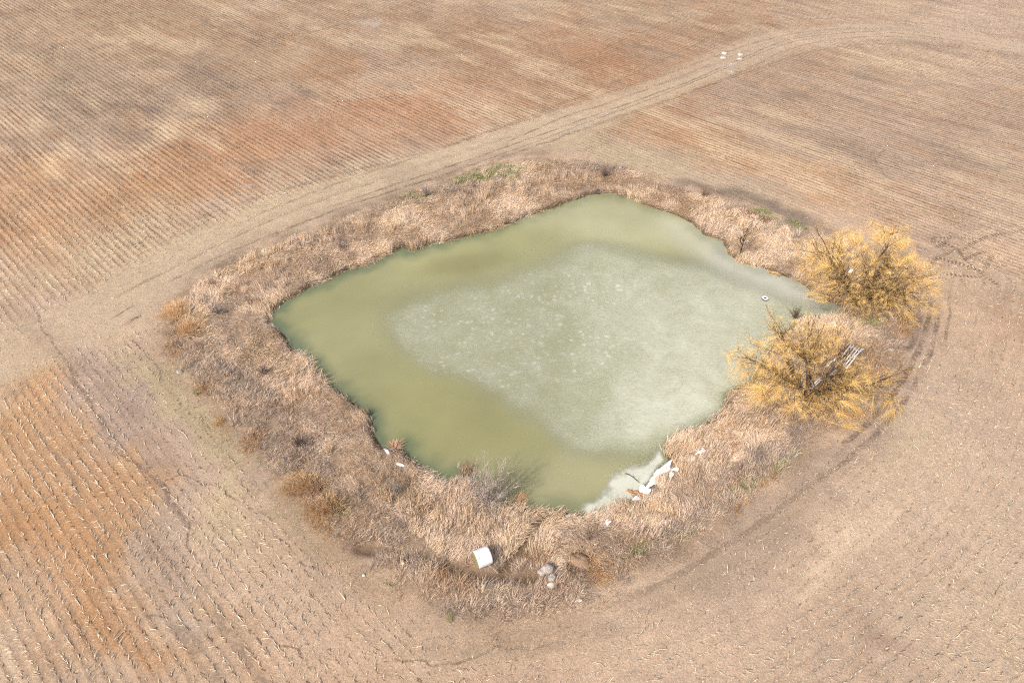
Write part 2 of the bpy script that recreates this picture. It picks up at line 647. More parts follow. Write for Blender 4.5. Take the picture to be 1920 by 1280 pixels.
POND_D = Raster(lambda x, y: sdist(x, y, POND), -48, 48, 14, 108, .22)
FRINGE_D = Raster(lambda x, y: sdist(x, y, FRINGE), -48, 48, 14, 108, .3)
DITCH_D = Raster(lambda x, y: seg_dist(x, y, DITCH, False)[0], -48, 48, 14, 60, .22)
GULLY_D = Raster(lambda x, y: seg_dist(x, y, GULLY, False)[0], -48, 48, 14, 60, .22)
TRACK_D = Raster(lambda x, y: seg_dist(x, y, TRACK, False)[0], -200, 200, 0, 260, .8)


def terrain(x, y):
    """height, distance to water, distance to the edge of the rough grass"""
    shp = np.shape(x)
    x = np.asarray(x, float).ravel()
    y = np.asarray(y, float).ravel()
    z = (fbm(x, y, 26, 41, 2) - .5) * 0.24
    dp = np.full(x.shape, 99.0)
    df = np.full(x.shape, 99.0)
    near = (np.abs(x) < 48) & (y > 14) & (y < 108)
    if near.any():
        xn, yn = x[near], y[near]
        a = POND_D(xn, yn)
        b = FRINGE_D(xn, yn)
        dp[near], df[near] = a, b
        t = np.clip(a / (a - np.minimum(b, -1e-3)), 0, 1)
        bank = ZW + 0.32 * sstep(0, 0.55, a) + (-ZW - 0.32) * sstep(0.02, 0.95, t) + (fbm(xn, yn, 2.2, 51, 3) - .5) * .3 * sstep(.1, .6, t) * sstep(0, .2, 1 - t)
        wet = ZW - np.clip(-a * 0.45, 0, 1.3)
        zn = np.where(a < 0, wet, np.where(b < 0, bank, z[near] * sstep(0, 6, b)))
        dd = np.where(yn < 60, DITCH_D(xn, yn), 99)
        dg = np.where(yn < 60, GULLY_D(xn, yn), 99)
        cut = 0.30 * np.exp(-(dd / 0.42) ** 2) + 0.35 * np.exp(-(dg / 0.45) ** 2)
        zn = zn - np.where(a > 0.4, cut, 0)
        z[near] = zn
    return z.reshape(shp), dp.reshape(shp), df.reshape(shp)


BAND = at(*np.array([(-80, 670), (0, 632), (120, 566), (300, 468), (450, 398), (600, 342), (750, 302), (900, 264), (1000, 236), (1150, 190), (1250, 158), (1320, 130),
                     (1345, 140), (1260, 186), (1160, 222), (1090, 262), (1080, 304), (930, 308), (820, 345), (680, 395), (530, 450), (430, 490), (335, 560),
                     (303, 600), (230, 630), (150, 660), (0, 730), (-80, 770)], float).T)


def band(x, y):
    """the bare, driven strip along the far bank, 0..1"""
    d = sdist(x, y, BAND)
    return (1 - sstep(-1.0, 1.6, d + (fbm(x, y, 5, 81, 4) - .5) * 3.5)).reshape(np.shape(x))


BAND_D = Raster(band, -110, 60, 14, 160, .5)


def headland_mask(x, y):
    """True where the rows bend round the pond instead of running straight"""
    edge = at(*np.array([(788, 1182), (800, 1300), (640, 1900), (6000, 1900), (9000, 700), (1925, 545), (1770, 470), (1700, 500), (1715, 600),
                         (1600, 790), (1400, 950), (1100, 1140), (900, 1190)], float).T)
    return inside(x, y, edge).reshape(np.shape(x))


# soil colours: (px, py, radius across, radius up the picture, tilt deg, colour, strength)
SOIL_PATCHES = [
    (150, 60, 260, 120, 0, (182, 152, 122), 0.8), (420, 90, 260, 80, 20, (176, 144, 114), 0.8), (760, 60, 300, 60, 15, (176, 143, 114), 0.8),
    (260, 190, 220, 60, 25, (172, 146, 122), 0.8), (120, 200, 130, 50, 20, (168, 144, 122), 0.6), (420, 150, 120, 40, 25, (166, 142, 122), 0.7),
    (560, 200, 90, 28, 10, (170, 148, 130), 0.7), (700, 90, 120, 30, 25, (186, 160, 138), 0.6),
    (1000, 90, 230, 60, 15, (176, 136, 106), 0.8), (1150, 120, 160, 30, 15, (184, 138, 104), 0.8), (960, 160, 160, 40, 20, (178, 138, 106), 0.6),
    (1230, 40, 220, 40, 10, (178, 148, 122), 0.7), (1350, 60, 60, 18, 15, (168, 128, 98), 0.8),
    (620, 235, 283, 67, -12, (192, 140, 104), 0.68), (800, 195, 162, 64, 0, (198, 146, 108), 0.58), (420, 290, 162, 57, -25, (188, 136, 98), 0.68),
    (330, 330, 148, 48, -20, (190, 141, 104), 0.65), (520, 300, 216, 41, -18, (194, 146, 112), 0.58), (160, 370, 270, 73, -10, (200, 156, 112), 0.65),
    (30, 380, 162, 96, 0, (196, 148, 108), 0.58), (60, 460, 120, 40, 0, (202, 152, 112), 0.5),
    (310, 262, 60, 14, -25, (226, 192, 152), 0.9), (130, 312, 70, 22, 12, (226, 188, 148), 0.9), (760, 158, 55, 14, 10, (220, 188, 156), 0.9),
    (690, 46, 28, 7, 15, (214, 194, 176), 0.8), (640, 170, 60, 12, 0, (206, 176, 146), 0.6), (880, 195, 150, 22, 18, (204, 168, 138), 0.7),
    (250, 215, 46, 14, 25, (150, 130, 116), 0.8), (385, 140, 40, 12, 20, (150, 130, 116), 0.8), (725, 150, 34, 9, 10, (164, 140, 124), 0.8),
    (520, 205, 44, 9, 10, (152, 130, 112), 0.8), (200, 250, 50, 14, 20, (156, 134, 116), 0.7), (570, 178, 22, 7, 5, (150, 130, 118), 0.8),
    (70, 205, 40, 12, 20, (150, 130, 112), 0.6), (330, 180, 50, 14, 25, (154, 132, 116), 0.6),
    (1350, 270, 256, 35, 24, (208, 156, 112), 0.68), (1200, 225, 148, 28, 18, (200, 158, 118), 0.58), (1530, 340, 162, 32, 20, (212, 166, 124), 0.58),
    (1640, 360, 90, 16, 15, (206, 162, 126), 0.6), (1480, 180, 220, 60, 15, (190, 162, 140), 0.6), (1700, 200, 220, 70, 15, (192, 162, 138), 0.6),
    (1540, 110, 160, 40, 10, (188, 160, 134), 0.6), (1740, 60, 260, 60, 5, (204, 174, 150), 0.7), (1850, 30, 130, 50, 0, (208, 180, 160), 0.8),
    (1880, 200, 120, 60, 0, (186, 156, 132), 0.7), (1820, 130, 140, 30, 10, (206, 178, 154), 0.6),
    (1780, 300, 180, 30, 20, (186, 158, 136), 0.7), (1850, 400, 150, 50, 10, (208, 178, 152), 0.8), (1700, 420, 160, 30, 10, (206, 172, 144), 0.7),
    (1890, 490, 80, 34, 0, (216, 180, 148), 0.9), (1360, 330, 140, 22, 15, (196, 172, 146), 0.8), (1200, 285, 130, 22, 10, (190, 170, 138), 0.8),
    (700, 330, 240, 24, -16, (204, 180, 150), 0.8), (960, 255, 200, 26, -12, (206, 178, 152), 0.8), (400, 430, 190, 26, -28, (202, 176, 144), 0.8),
    (190, 480, 140, 60, -25, (206, 180, 146), 0.8), (260, 560, 120, 34, -30, (200, 174, 146), 0.7),
    (90, 590, 130, 60, 0, (196, 166, 146), 0.8), (120, 690, 120, 50, 30, (188, 160, 144), 0.8), (230, 760, 90, 110, 30, (172, 148, 136), 0.75),
    (300, 740, 120, 40, 48, (192, 170, 132), 0.85), (360, 830, 120, 36, 50, (194, 172, 134), 0.85), (420, 920, 110, 44, 52, (198, 174, 138), 0.85),
    (40, 900, 110, 190, 0, (202, 154, 108), 0.6), (30, 1180, 130, 110, 0, (198, 150, 106), 0.6), (60, 760, 80, 60, 0, (204, 154, 108), 0.7), (30, 700, 60, 60, 0, (204, 156, 112), 0.5),
    (170, 880, 150, 90, 45, (194, 148, 106), 0.85), (90, 1010, 180, 110, 45, (192, 142, 98), 0.95), (180, 1130, 170, 90, 55, (190, 142, 100), 0.95),
    (230, 1010, 90, 50, 55, (190, 144, 102), 0.8), (60, 1240, 120, 60, 0, (196, 162, 132), 0.8), (20, 1130, 70, 40, 50, (190, 160, 134), 0.7),
    (260, 1250, 120, 40, 55, (192, 146, 104), 0.8), (335, 980, 46, 150, -28, (184, 158, 138), 0.85), (390, 1180, 60, 110, -28, (182, 158, 140), 0.8),
    (430, 1170, 36, 60, -30, (188, 142, 102), 0.7), (470, 1260, 70, 50, -30, (190, 146, 106), 0.6), (520, 1120, 110, 120, -30, (202, 172, 146), 0.8),
    (700, 1220, 260, 60, 0, (200, 168, 142), 0.8), (1000, 1240, 260, 50, -8, (200, 168, 140), 0.8), (1350, 1180, 300, 90, -25, (206, 174, 148), 0.8),
    (1570, 1020, 130, 40, -38, (226, 196, 166), 0.8), (1650, 960, 60, 30, -38, (222, 192, 162), 0.7), (1500, 1080, 60, 30, -35, (222, 190, 160), 0.6),
    (1750, 850, 200, 160, 0, (204, 174, 150), 0.8), (1840, 1050, 200, 200, 0, (204, 176, 150), 0.8), (1700, 820, 60, 60, 0, (206, 182, 148), 0.6),
    (1690, 1225, 60, 26, 30, (150, 124, 108), 0.55),
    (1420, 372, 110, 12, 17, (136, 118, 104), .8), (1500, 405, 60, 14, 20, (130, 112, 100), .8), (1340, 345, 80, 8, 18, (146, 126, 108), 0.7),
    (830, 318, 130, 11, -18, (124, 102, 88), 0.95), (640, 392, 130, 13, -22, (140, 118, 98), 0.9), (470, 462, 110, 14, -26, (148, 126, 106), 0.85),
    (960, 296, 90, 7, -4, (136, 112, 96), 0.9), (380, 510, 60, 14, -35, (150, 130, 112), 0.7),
    (1720, 620, 40, 110, 18, (166, 142, 128), 0.85), (1640, 770, 40, 80, 42, (160, 138, 124), 0.85), (1540, 870, 60, 50, -38, (160, 138, 122), 0.7),
    (1780, 500, 90, 34, 10, (184, 152, 128), 0.8), (1830, 560, 70, 40, 0, (214, 176, 142), 0.5),
    (1430, 950, 120, 16, -35, (176, 150, 128), 0.5), (1250, 1068, 120, 14, -28, (180, 154, 130), 0.5), (640, 1060, 70, 30, 40, (180, 154, 132), 0.6),
]


def soil_colour(x, y, dp, df):
    n1 = fbm(x, y, 18, 5, 5)
    n2 = fbm(x, y, 5, 15, 4)
    base = np.array((198, 168, 142.0))
    c = np.empty((len(x), 3))
    c[:] = soil(base, 1.09, .88)
    red = soil((188, 142, 106))
    grey = soil((180, 156, 138))
    far = sstep(95, 130, y)
    c += (red - c) * (sstep(.52, .72, n1) * .5 * (0.5 + far))[:, None]
    c += (grey - c) * (sstep(.52, .72, fbm(x, y, 9, 25, 4)) * .5)[:, None]
    wx = x + (fbm(x, y, 9, 61, 4) - .5) * 10
    wy = y + (fbm(x, y, 9, 71, 4) - .5) * 13
    wx += (fbm(x, y, 1.6, 62, 3) - .5) * 1.6
    wy += (fbm(x, y, 1.6, 72, 3) - .5) * 1.6
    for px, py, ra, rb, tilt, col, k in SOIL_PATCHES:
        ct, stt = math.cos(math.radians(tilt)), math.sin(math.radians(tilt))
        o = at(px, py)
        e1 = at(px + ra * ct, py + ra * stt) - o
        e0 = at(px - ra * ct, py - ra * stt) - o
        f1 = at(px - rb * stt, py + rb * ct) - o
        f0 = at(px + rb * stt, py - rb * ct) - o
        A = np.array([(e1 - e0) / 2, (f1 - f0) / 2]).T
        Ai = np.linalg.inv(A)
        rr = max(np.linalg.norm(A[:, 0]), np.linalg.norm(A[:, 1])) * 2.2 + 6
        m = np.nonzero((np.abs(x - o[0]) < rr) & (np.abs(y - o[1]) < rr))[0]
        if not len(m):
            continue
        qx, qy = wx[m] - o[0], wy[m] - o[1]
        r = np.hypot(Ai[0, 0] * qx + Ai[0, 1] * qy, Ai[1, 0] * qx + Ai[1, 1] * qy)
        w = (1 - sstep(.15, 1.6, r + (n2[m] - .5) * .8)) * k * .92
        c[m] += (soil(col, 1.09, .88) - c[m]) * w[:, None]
    # old residue mats and washed sand drawn out along the rows of the far field
    ru = x * ROWN[0] + y * ROWN[1]
    rv_ = (x * ROWDIR[0] + y * ROWDIR[1]) / 3.2
    p1, p2, p3 = fbm(ru, rv_, 3.5, 161, 4), fbm(ru, rv_, 4.5, 171, 4), fbm(ru, rv_, 2.0, 181, 3)
    fk = (.35 + .65 * sstep(70, 100, y + .4 * np.abs(x))) * sstep(4, 12, df)
    c += (soil((140, 118, 104)) - c) * (sstep(.60, .78, p1) * .32 * fk)[:, None]
    c += (soil((222, 194, 160), 1.05) - c) * (sstep(.56, .76, p2) * .55 * fk)[:, None]
    c += (soil((184, 138, 104)) - c) * (sstep(.56, .74, p3) * .35 * fk)[:, None]
    c *= (0.90 + 0.20 * n2)[:, None]
    # rough ground under the bank growth, mud by the water
    b = 1 - sstep(-1.5, 0.8, df + (n2 - .5) * 3.5)
    litter = lin((172, 148, 124))[None] * (0.75 + 0.5 * fbm(x, y, 1.5, 91, 3))[:, None]
    c += (litter - c) * (b * .9)[:, None]
    mud = lin((92, 76, 58))
    c += (mud - c) * ((1 - sstep(.1, .9, dp)) * .9)[:, None]
    near = (np.abs(x) < 40) & (y < 60)
    if near.any():
        dd = DITCH_D(x[near], y[near])
        dg = GULLY_D(x[near], y[near])
        k = np.maximum(1 - sstep(.2, .8, dd), 1 - sstep(.3, .9, dg))
        c[near] += (lin((130, 108, 88)) - c[near]) * (k * .9)[:, None]
    return np.clip(c, 0.01, .8)


# ------------------------------------------------------------------ ground
def axis(parts, far, grow=1.25):
    out = [parts[0][0]]
    for a, b, s in parts:
        n = max(1, int(round((b - a) / s)))
        out += list(np.linspace(a, b, n + 1)[1:])
    lo, hi = [], []
    s = parts[-1][2]
    v = out[-1]
    while v < far:
        s *= grow
        v += s
        hi.append(v)
    s = parts[0][2]
    v = out[0]
    while v > -far:
        s *= grow
        v -= s
        lo.append(v)
    return np.array(lo[::-1] + out + hi)


gx = axis([(-150, -46, .8), (-46, -34, .5), (-34, 36, .26), (36, 48, .5), (48, 150, .8)], 4000)
gy = axis([(8, 16, .6), (16, 92, .26), (92, 120, .5), (120, 215, .9)], 4000)
GX, GY = np.meshgrid(gx, gy)
vx, vy = GX.ravel(), GY.ravel()
vz, vdp, vdf = terrain(vx, vy)
hm = headland_mask(vx, vy)
hd, hs, hgx, hgy, hal = seg_dist(vx, vy, HEAD, False)
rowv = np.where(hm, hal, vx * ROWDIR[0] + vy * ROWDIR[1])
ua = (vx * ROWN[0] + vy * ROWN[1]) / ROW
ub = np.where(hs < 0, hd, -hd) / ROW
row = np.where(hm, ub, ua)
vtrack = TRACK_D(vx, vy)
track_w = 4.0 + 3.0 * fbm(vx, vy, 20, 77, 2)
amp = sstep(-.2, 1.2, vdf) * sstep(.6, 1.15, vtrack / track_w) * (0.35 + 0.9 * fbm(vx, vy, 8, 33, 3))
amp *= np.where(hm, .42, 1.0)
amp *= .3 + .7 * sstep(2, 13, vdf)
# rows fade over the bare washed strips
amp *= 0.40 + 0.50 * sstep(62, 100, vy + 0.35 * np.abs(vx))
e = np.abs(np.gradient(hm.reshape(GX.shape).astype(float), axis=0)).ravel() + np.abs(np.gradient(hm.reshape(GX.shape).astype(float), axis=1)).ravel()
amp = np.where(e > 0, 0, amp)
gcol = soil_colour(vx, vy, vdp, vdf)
bnd = BAND_D(vx, vy)
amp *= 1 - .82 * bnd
gcol += (soil((208, 184, 150)) - gcol) * (bnd * .5 * sstep(1.0, 5.0, vdf))[:, None]
tw = (1 - sstep(.55, 1.1, vtrack / track_w)) * sstep(0, 2, vdf) * 0.58
gcol += (soil((206, 180, 154)) - gcol) * tw[:, None]
ny, nx = GX.shape
ii = (np.arange(ny - 1)[:, None] * nx + np.arange(nx - 1)[None]).ravel()
quads = np.stack([ii, ii + 1, ii + nx + 1, ii + nx], 1)
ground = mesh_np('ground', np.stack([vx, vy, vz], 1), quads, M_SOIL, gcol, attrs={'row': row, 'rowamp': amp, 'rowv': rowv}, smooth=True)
tag(ground, 'harvested tan and rust-red field soil round the pond', 'field', kind='structure')

# ------------------------------------------------------------------ pond
def sheet_grid(poly, step, grow=0.6):
    lo, hi = poly.min(0) - grow, poly.max(0) + grow
    xs = np.arange(lo[0], hi[0], step)
    ys = np.arange(lo[1], hi[1], step)
    X, Y = np.meshgrid(xs, ys)
    x, y = X.ravel(), Y.ravel()
    d = POND_D(x, y) if poly is POND else sdist(x, y, poly)
    n = len(xs)
    i = (np.arange(len(ys) - 1)[:, None] * n + np.arange(n - 1)[None]).ravel()
    q = np.stack([i, i + 1, i + n + 1, i + n], 1)
    keep = (d[q] < grow).any(1)
    q = q[keep]
    used = np.unique(q)
    re = np.full(len(x), -1)
    re[used] = np.arange(len(used))
    return x[used], y[used], d[used], re[q]


def px_weight(x, y, z, px, py, ra, rb, tilt=0, soft=(.4, 1.3)):
    ct, stt = math.cos(math.radians(tilt)), math.sin(math.radians(tilt))
    o = at(px, py, z)
    e1 = (at(px + ra * ct, py + ra * stt, z) - at(px - ra * ct, py - ra * stt, z)) / 2
    f1 = (at(px - rb * stt, py + rb * ct, z) - at(px + rb * stt, py - rb * ct, z)) / 2
    Ai = np.linalg.inv(np.array([e1, f1]).T)
    r = np.hypot(Ai[0, 0] * (x - o[0]) + Ai[0, 1] * (y - o[1]), Ai[1, 0] * (x - o[0]) + Ai[1, 1] * (y - o[1]))
    return 1 - sstep(soft[0], soft[1], r)


wx_, wy_, wd, wq = sheet_grid(POND, 0.35, 0.5)
wc = np.tile(lin((166, 164, 122)), (len(wx_), 1))
for b in [((1180, 420, 220, 50, 5), (192, 190, 150)), ((900, 470, 160, 40, -12), (176, 174, 126)), ((600, 570, 120, 60, -20), (162, 160, 116)),
          ((850, 800, 240, 90, 25), (160, 158, 112)), ((1000, 900, 180, 50, 10), (166, 164, 122)), ((1450, 530, 170, 46, 20), (200, 200, 186)),
          ((1100, 880, 140, 60, -20), (178, 174, 134)), ((870, 495, 90, 22, -8), (158, 154, 110)), ((1330, 455, 120, 34, 22), (206, 204, 174)), ((1400, 500, 90, 30, 25), (204, 203, 184))]:  # the pale grey patches are sky reflection painted into the water colour
    w = px_weight(wx_, wy_, ZW, *b[0])
    wc += (lin(b[1]) - wc) * (w * .92)[:, None]
edge = 1 - sstep(.0, 2.2, -wd + (fbm(wx_, wy_, 1.6, 12, 3) - .5) * 1.8)
wc += (lin((96, 116, 92)) - wc) * (edge * .75 * (0.45 + 0.55 * sstep(10, -14, wx_)))[:, None]
water = mesh_np('pond_water', np.stack([wx_, wy_, np.full(len(wx_), ZW)], 1), wq, M_WATER, wc)
tag(water, 'murky olive green pond water', 'water', kind='structure')

ICE_PX = [(706, 588), (722, 566), (775, 538), (850, 515), (930, 500), (1000, 474), (1050, 445), (1110, 436), (1190, 452), (1260, 470),
          (1340, 484), (1395, 505), (1450, 525), (1510, 550), (1570, 575), (1580, 610), (1500, 650), (1460, 710), (1415, 750), (1390, 780),
          (1340, 812), (1290, 840), (1256, 862), (1190, 882), (1120, 890), (1060, 870), (1025, 838), (1000, 806), (960, 776), (910, 748), (860, 728),
          (800, 708), (750, 676), (718, 640)]
ICE = catmull(at(*np.array(ICE_PX, float).T, ZW), 4, True)
ix_, iy_, idd, iq = sheet_grid(ICE, 0.3, 0.4)
dpi = POND_D(ix_, iy_)
wob = (fbm(ix_, iy_, 4, 14, 4) - .5) * 2.4
soft = 2.8 + 2.4 * sstep(54, 64, iy_)
cover = sstep(-.2, soft, -idd + wob * .9) * sstep(0.0, .45, -dpi) * (.72 + .28 * sstep(2, 12, ix_))
lowr = px_weight(ix_, iy_, ZW, 1120, 880, 110, 40, 0)
cover *= 1 - .55 * lowr
white = 0.40 * np.ones(len(ix_))
for b, k in [((1310, 640, 140, 120, -30), .55), ((1240, 720, 130, 80, -40), .6), ((1410, 590, 100, 60, 10), .5), ((1180, 790, 90, 60, -40), .5), ((1400, 690, 60, 60, 0), .55), ((1260, 770, 110, 50, -32), .72),
             ((1330, 760, 70, 36, -30), .30), ((1020, 560, 160, 50, 5), .06), ((870, 690, 140, 26, 22), .14)]:
    w = px_weight(ix_ + wob * 1.1, iy_ - wob, ZW, *b)
    white = np.maximum(white, k * w + white * (1 - w))
white -= 0.25 * px_weight(ix_, iy_, ZW, 1180, 850, 110, 30, -15)
spots = np.zeros(len(ix_))
for b in [(1040, 535, 190, 40, 5), (860, 680, 150, 50, 20), (1060, 660, 130, 70, 0), (920, 600, 200, 60, 10)]:
    spots = np.maximum(spots, px_weight(ix_, iy_, ZW, *b))
ic = np.tile(lin((186, 189, 150)), (len(ix_), 1))
w = px_weight(ix_, iy_, ZW, 1320, 560, 220, 110, 0)
ic += (lin((192, 194, 160)) - ic) * w[:, None]
ice = mesh_np('ice_sheet', np.stack([ix_, iy_, np.full(len(ix_), ZW + .006)], 1), iq, M_ICE, ic, attrs={'cover': cover, 'white': white, 'spots': spots})
tag(ice, 'thin pale rotten ice sheet floating on the green pond', 'ice', kind='structure')

SH_PX = [(1092, 946), (1112, 924), (1142, 898), (1178, 872), (1210, 854), (1246, 842), (1262, 866), (1245, 892), (1215, 925), (1180, 946), (1130, 964), (1100, 968)]
SH = catmull(at(*np.array(SH_PX, float).T, ZW), 5, True)
ix_, iy_, idd, iq = sheet_grid(SH, 0.15, 0.3)
dpi = POND_D(ix_, iy_)
n_ = fbm(ix_, iy_, 1.3, 24, 4) - .5
cover = sstep(-.1, .9, -idd + n_ * 2.0) * sstep(0.1, .5, -dpi)
white = np.clip(.95 + n_ * 1.2 - .6 * (1 - sstep(0, .7, -dpi)), 0, 1.2)
shore_ice = mesh_np('shore_ice', np.stack([ix_, iy_, np.full(len(ix_), ZW + .012)], 1), iq, M_ICE,
                    np.tile(lin((190, 196, 172)), (len(ix_), 1)), attrs={'cover': cover, 'white': white, 'spots': np.zeros(len(ix_))})
tag(shore_ice, 'bright white strip of shore ice beside the snow patches', 'ice', kind='structure')


# ------------------------------------------------------------------ marks on the soil: track ruts, tread marks, rills
def ribbon(name, pts, width, col, mat=M_MARK, lift=0.012, cover=1.0, wob=0.3, step=0.35, label=None, cat='track', px=True, smooth=6):
    p = at(*np.array(pts, float).T) if px else np.array(pts, float)
    p = catmull(p, smooth)
    seg = np.linalg.norm(np.diff(p, axis=0), axis=1)
    s = np.concatenate([[0], np.cumsum(seg)])
    n = max(4, int(s[-1] / step))
    sv = np.linspace(0, s[-1], n)
    q = np.stack([np.interp(sv, s, p[:, 0]), np.interp(sv, s, p[:, 1])], 1)
    q += np.stack([fbm(q[:, 0], q[:, 1], 3, 17, 3) - .5, fbm(q[:, 0], q[:, 1], 3, 19, 3) - .5], 1) * wob * 2
    q += np.stack([fbm(q[:, 0], q[:, 1], .9, 18, 2) - .5, fbm(q[:, 0], q[:, 1], .9, 20, 2) - .5], 1) * wob * 1.1
    d = np.gradient(q, axis=0)
    d /= np.linalg.norm(d, axis=1, keepdims=True) + 1e-9
    nrm = np.stack([-d[:, 1], d[:, 0]], 1)
    ww = width * (0.7 + 0.6 * fbm(q[:, 0], q[:, 1], 2.0, 27, 3))
    offs = np.array([-.5, -.28, 0, .28, .5])
    prof = np.array([0, .85, 1, .85, 0])
    v2 = q[:, None, :] + nrm[:, None, :] * (ww[:, None] * offs[None])[:, :, None]
    z = terrain(v2[..., 0], v2[..., 1])[0] + lift
    v = np.concatenate([v2, z[..., None]], 2).reshape(-1, 3)
    endf = np.minimum(1, np.minimum(sv, s[-1] - sv) / max(.8, .08 * s[-1]))
    cv = (prof[None] * endf[:, None] * cover).ravel()
    i = (np.arange(n - 1)[:, None] * 5 + np.arange(4)[None]).ravel()
    f = np.stack([i, i + 1, i + 6, i + 5], 1)
    o = mesh_np(name, v, f, mat, np.tile(soil(col), (len(v), 1)), attrs={'cover': cv, 'along': np.repeat(sv, 5)})
    tag(o, label, None, kind='structure')
    return o


DK = (134, 108, 94)
PALE = (226, 206, 188)
RUTS = [
    ([(560, 408), (760, 340), (930, 282), (1060, 236), (1190, 190), (1300, 150), (1400, 106), (1470, 78), (1560, 64), (1680, 62), (1920, 96)], .5, (150, 120, 104), .8),
    ([(600, 402), (800, 338), (960, 282), (1090, 234), (1220, 186), (1330, 142), (1420, 102), (1490, 78), (1580, 66)], .45, (150, 122, 106), .7),
    ([(940, 272), (1050, 222), (1120, 200), (1160, 186), (1240, 158), (1340, 118)], .5, (146, 116, 100), .8),
    ([(980, 276), (1080, 240), (1150, 208), (1180, 196)], .7, PALE, .8), ([(1050, 240), (1140, 214), (1190, 196)], .6, PALE, .7),
    ([(1440, 86), (1520, 62), (1600, 54), (1700, 58), (1800, 70), (1930, 92)], .9, (220, 194, 172), .8),
    ([(1400, 100), (1480, 74), (1560, 58), (1660, 54), (1780, 62)], .7, (222, 198, 178), .8),
    ([(880, 262), (960, 258), (1010, 252)], .7, PALE, .7), ([(915, 268), (960, 262)], .5, PALE, .8),
    ([(1100, 190), (1180, 170), (1260, 152), (1330, 128)], .9, (216, 190, 166), .6),
    ([(300, 536), (420, 478), (540, 428), (640, 392)], .5, (160, 134, 112), .5), ([(210, 560), (330, 500), (460, 436), (600, 376), (720, 336)], .6, (178, 152, 120), .5),
    ([(1010, 150), (1100, 110), (1180, 70), (1290, 30)], .6, (170, 134, 108), .6), ([(1200, 62), (1260, 40), (1320, 22)], .5, (208, 184, 160), .7),
    ([(640, 70), (760, 100), (860, 140), (940, 170)], 1.1, (204, 180, 156), .6), ([(500, 75), (580, 62), (640, 46)], .8, (150, 126, 108), .7),
    ([(600, 195), (700, 185), (760, 178)], .3, (150, 104, 80), .8), ([(1690, 110), (1715, 128), (1726, 146)], 1.0, (220, 196, 176), .7),
    ([(1720, 150), (1700, 176), (1690, 186)], .9, (212, 188, 168), .6), ([(1640, 290), (1630, 305), (1640, 322)], .8, (206, 178, 156), .7),
    ([(1660, 280), (1642, 300), (1655, 326), (1690, 345)], .6, (150, 126, 112), .6), ([(1420, 214), (1450, 198), (1480, 190)], .6, (212, 186, 164), .7),
    ([(1745, 560), (1738, 610), (1715, 670), (1680, 730), (1630, 790), (1570, 845)], .7, (134, 112, 100), .9),
    ([(1760, 560), (1755, 620), (1735, 680), (1700, 745), (1650, 805), (1590, 860), (1500, 925)], .6, (140, 118, 104), .8),
    ([(1728, 560), (1722, 610), (1700, 662)], .8, (140, 118, 106), .8), ([(1780, 545), (1778, 610), (1770, 640)], .4, (140, 116, 102), .7),
    ([(1560, 872), (1470, 948), (1370, 1018), (1260, 1084), (1160, 1130)], .6, (150, 126, 108), .7),
    ([(318, 640), (345, 710), (410, 800), (480, 880), (560, 965), (650, 1062), (760, 1142)], 2.6, (204, 178, 146), .6),
    ([(270, 640), (310, 720), (380, 820), (460, 910), (560, 1010), (660, 1100)], 1.6, (200, 176, 142), .5),
    ([(740, 1176), (900, 1206), (1050, 1188), (1250, 1108), (1450, 984), (1600, 850)], 2.2, (210, 180, 152), .6),
    ([(0, 560), (60, 620), (150, 690), (250, 790), (330, 900)], 2.4, (200, 172, 150), .5),
    ([(640, 1180), (800, 1222), (1000, 1216), (1200, 1160), (1400, 1050)], 1.4, (210, 182, 152), .5),
    ([(1530, 880), (1440, 948), (1330, 1016)], .4, (214, 186, 160), .6), ([(1600, 830), (1540, 880), (1480, 930)], .5, (214, 188, 164), .5),
]
for k, (pts, wdt, colr, cv) in enumerate(RUTS):
    ribbon('track_rut', pts, wdt, colr, cover=cv * 1.15, lift=0.012 + 0.0012 * k, wob=.15)
tn = np.gradient(TRACK, axis=0)
tn /= np.linalg.norm(tn, axis=1, keepdims=True)
tn = np.stack([-tn[:, 1], tn[:, 0]], 1)
for k, (off, wdt, colr, cv) in enumerate([(-5.5, .8, (178, 150, 126), .7), (-3.6, .6, (170, 142, 120), .7), (3.4, .7, (176, 148, 124), .7), (5.2, .6, (222, 198, 170), .7),
                                          (7.5, .8, (178, 152, 126), .6), (-7.5, 1.0, (218, 192, 164), .5), (1.2, 1.2, (222, 198, 172), .6)]):
    bend = 1 + .35 * np.sin(np.arange(len(TRACK)) * .12 + k * 1.7)
    a_ = 12 + 3 * (k % 3)
    ribbon('track_rut', (TRACK + tn * (off * bend)[:, None])[a_:len(TRACK) - 4 * (k % 4) - 1:4], wdt, colr, cover=cv, lift=.055 + .0012 * k, wob=.3, px=False, smooth=4)
TREADS = [
    ([(1795, 482), (1802, 470), (1822, 458), (1850, 446), (1890, 438), (1935, 432)], .75), ([(1800, 492), (1830, 478), (1862, 470)], .6),
    ([(1846, 506), (1852, 492), (1862, 476)], .8), ([(1738, 448), (1790, 446), (1830, 450)], .6), ([(1740, 484), (1780, 490), (1850, 514)], .7),
    ([(1760, 512), (1800, 518), (1842, 520)], .6), ([(1790, 460), (1802, 478), (1820, 500), (1846, 520), (1880, 542)], .6),
    ([(1875, 516), (1890, 524), (1906, 534)], .6), ([(1742, 500), (1770, 478), (1800, 462)], .7), ([(1730, 470), (1760, 462), (1782, 448)], .6),
    ([(1730, 452), (1770, 456), (1795, 470)], .6), ([(1800, 520), (1806, 534), (1812, 545)], .5), ([(1840, 512), (1846, 540)], .5),
]
for k, (pts, wdt) in enumerate(TREADS):
    ribbon('tread_mark', pts, wdt, (128, 102, 90), M_TREAD, cover=1.6, lift=0.066 + 0.0012 * k, wob=.1)
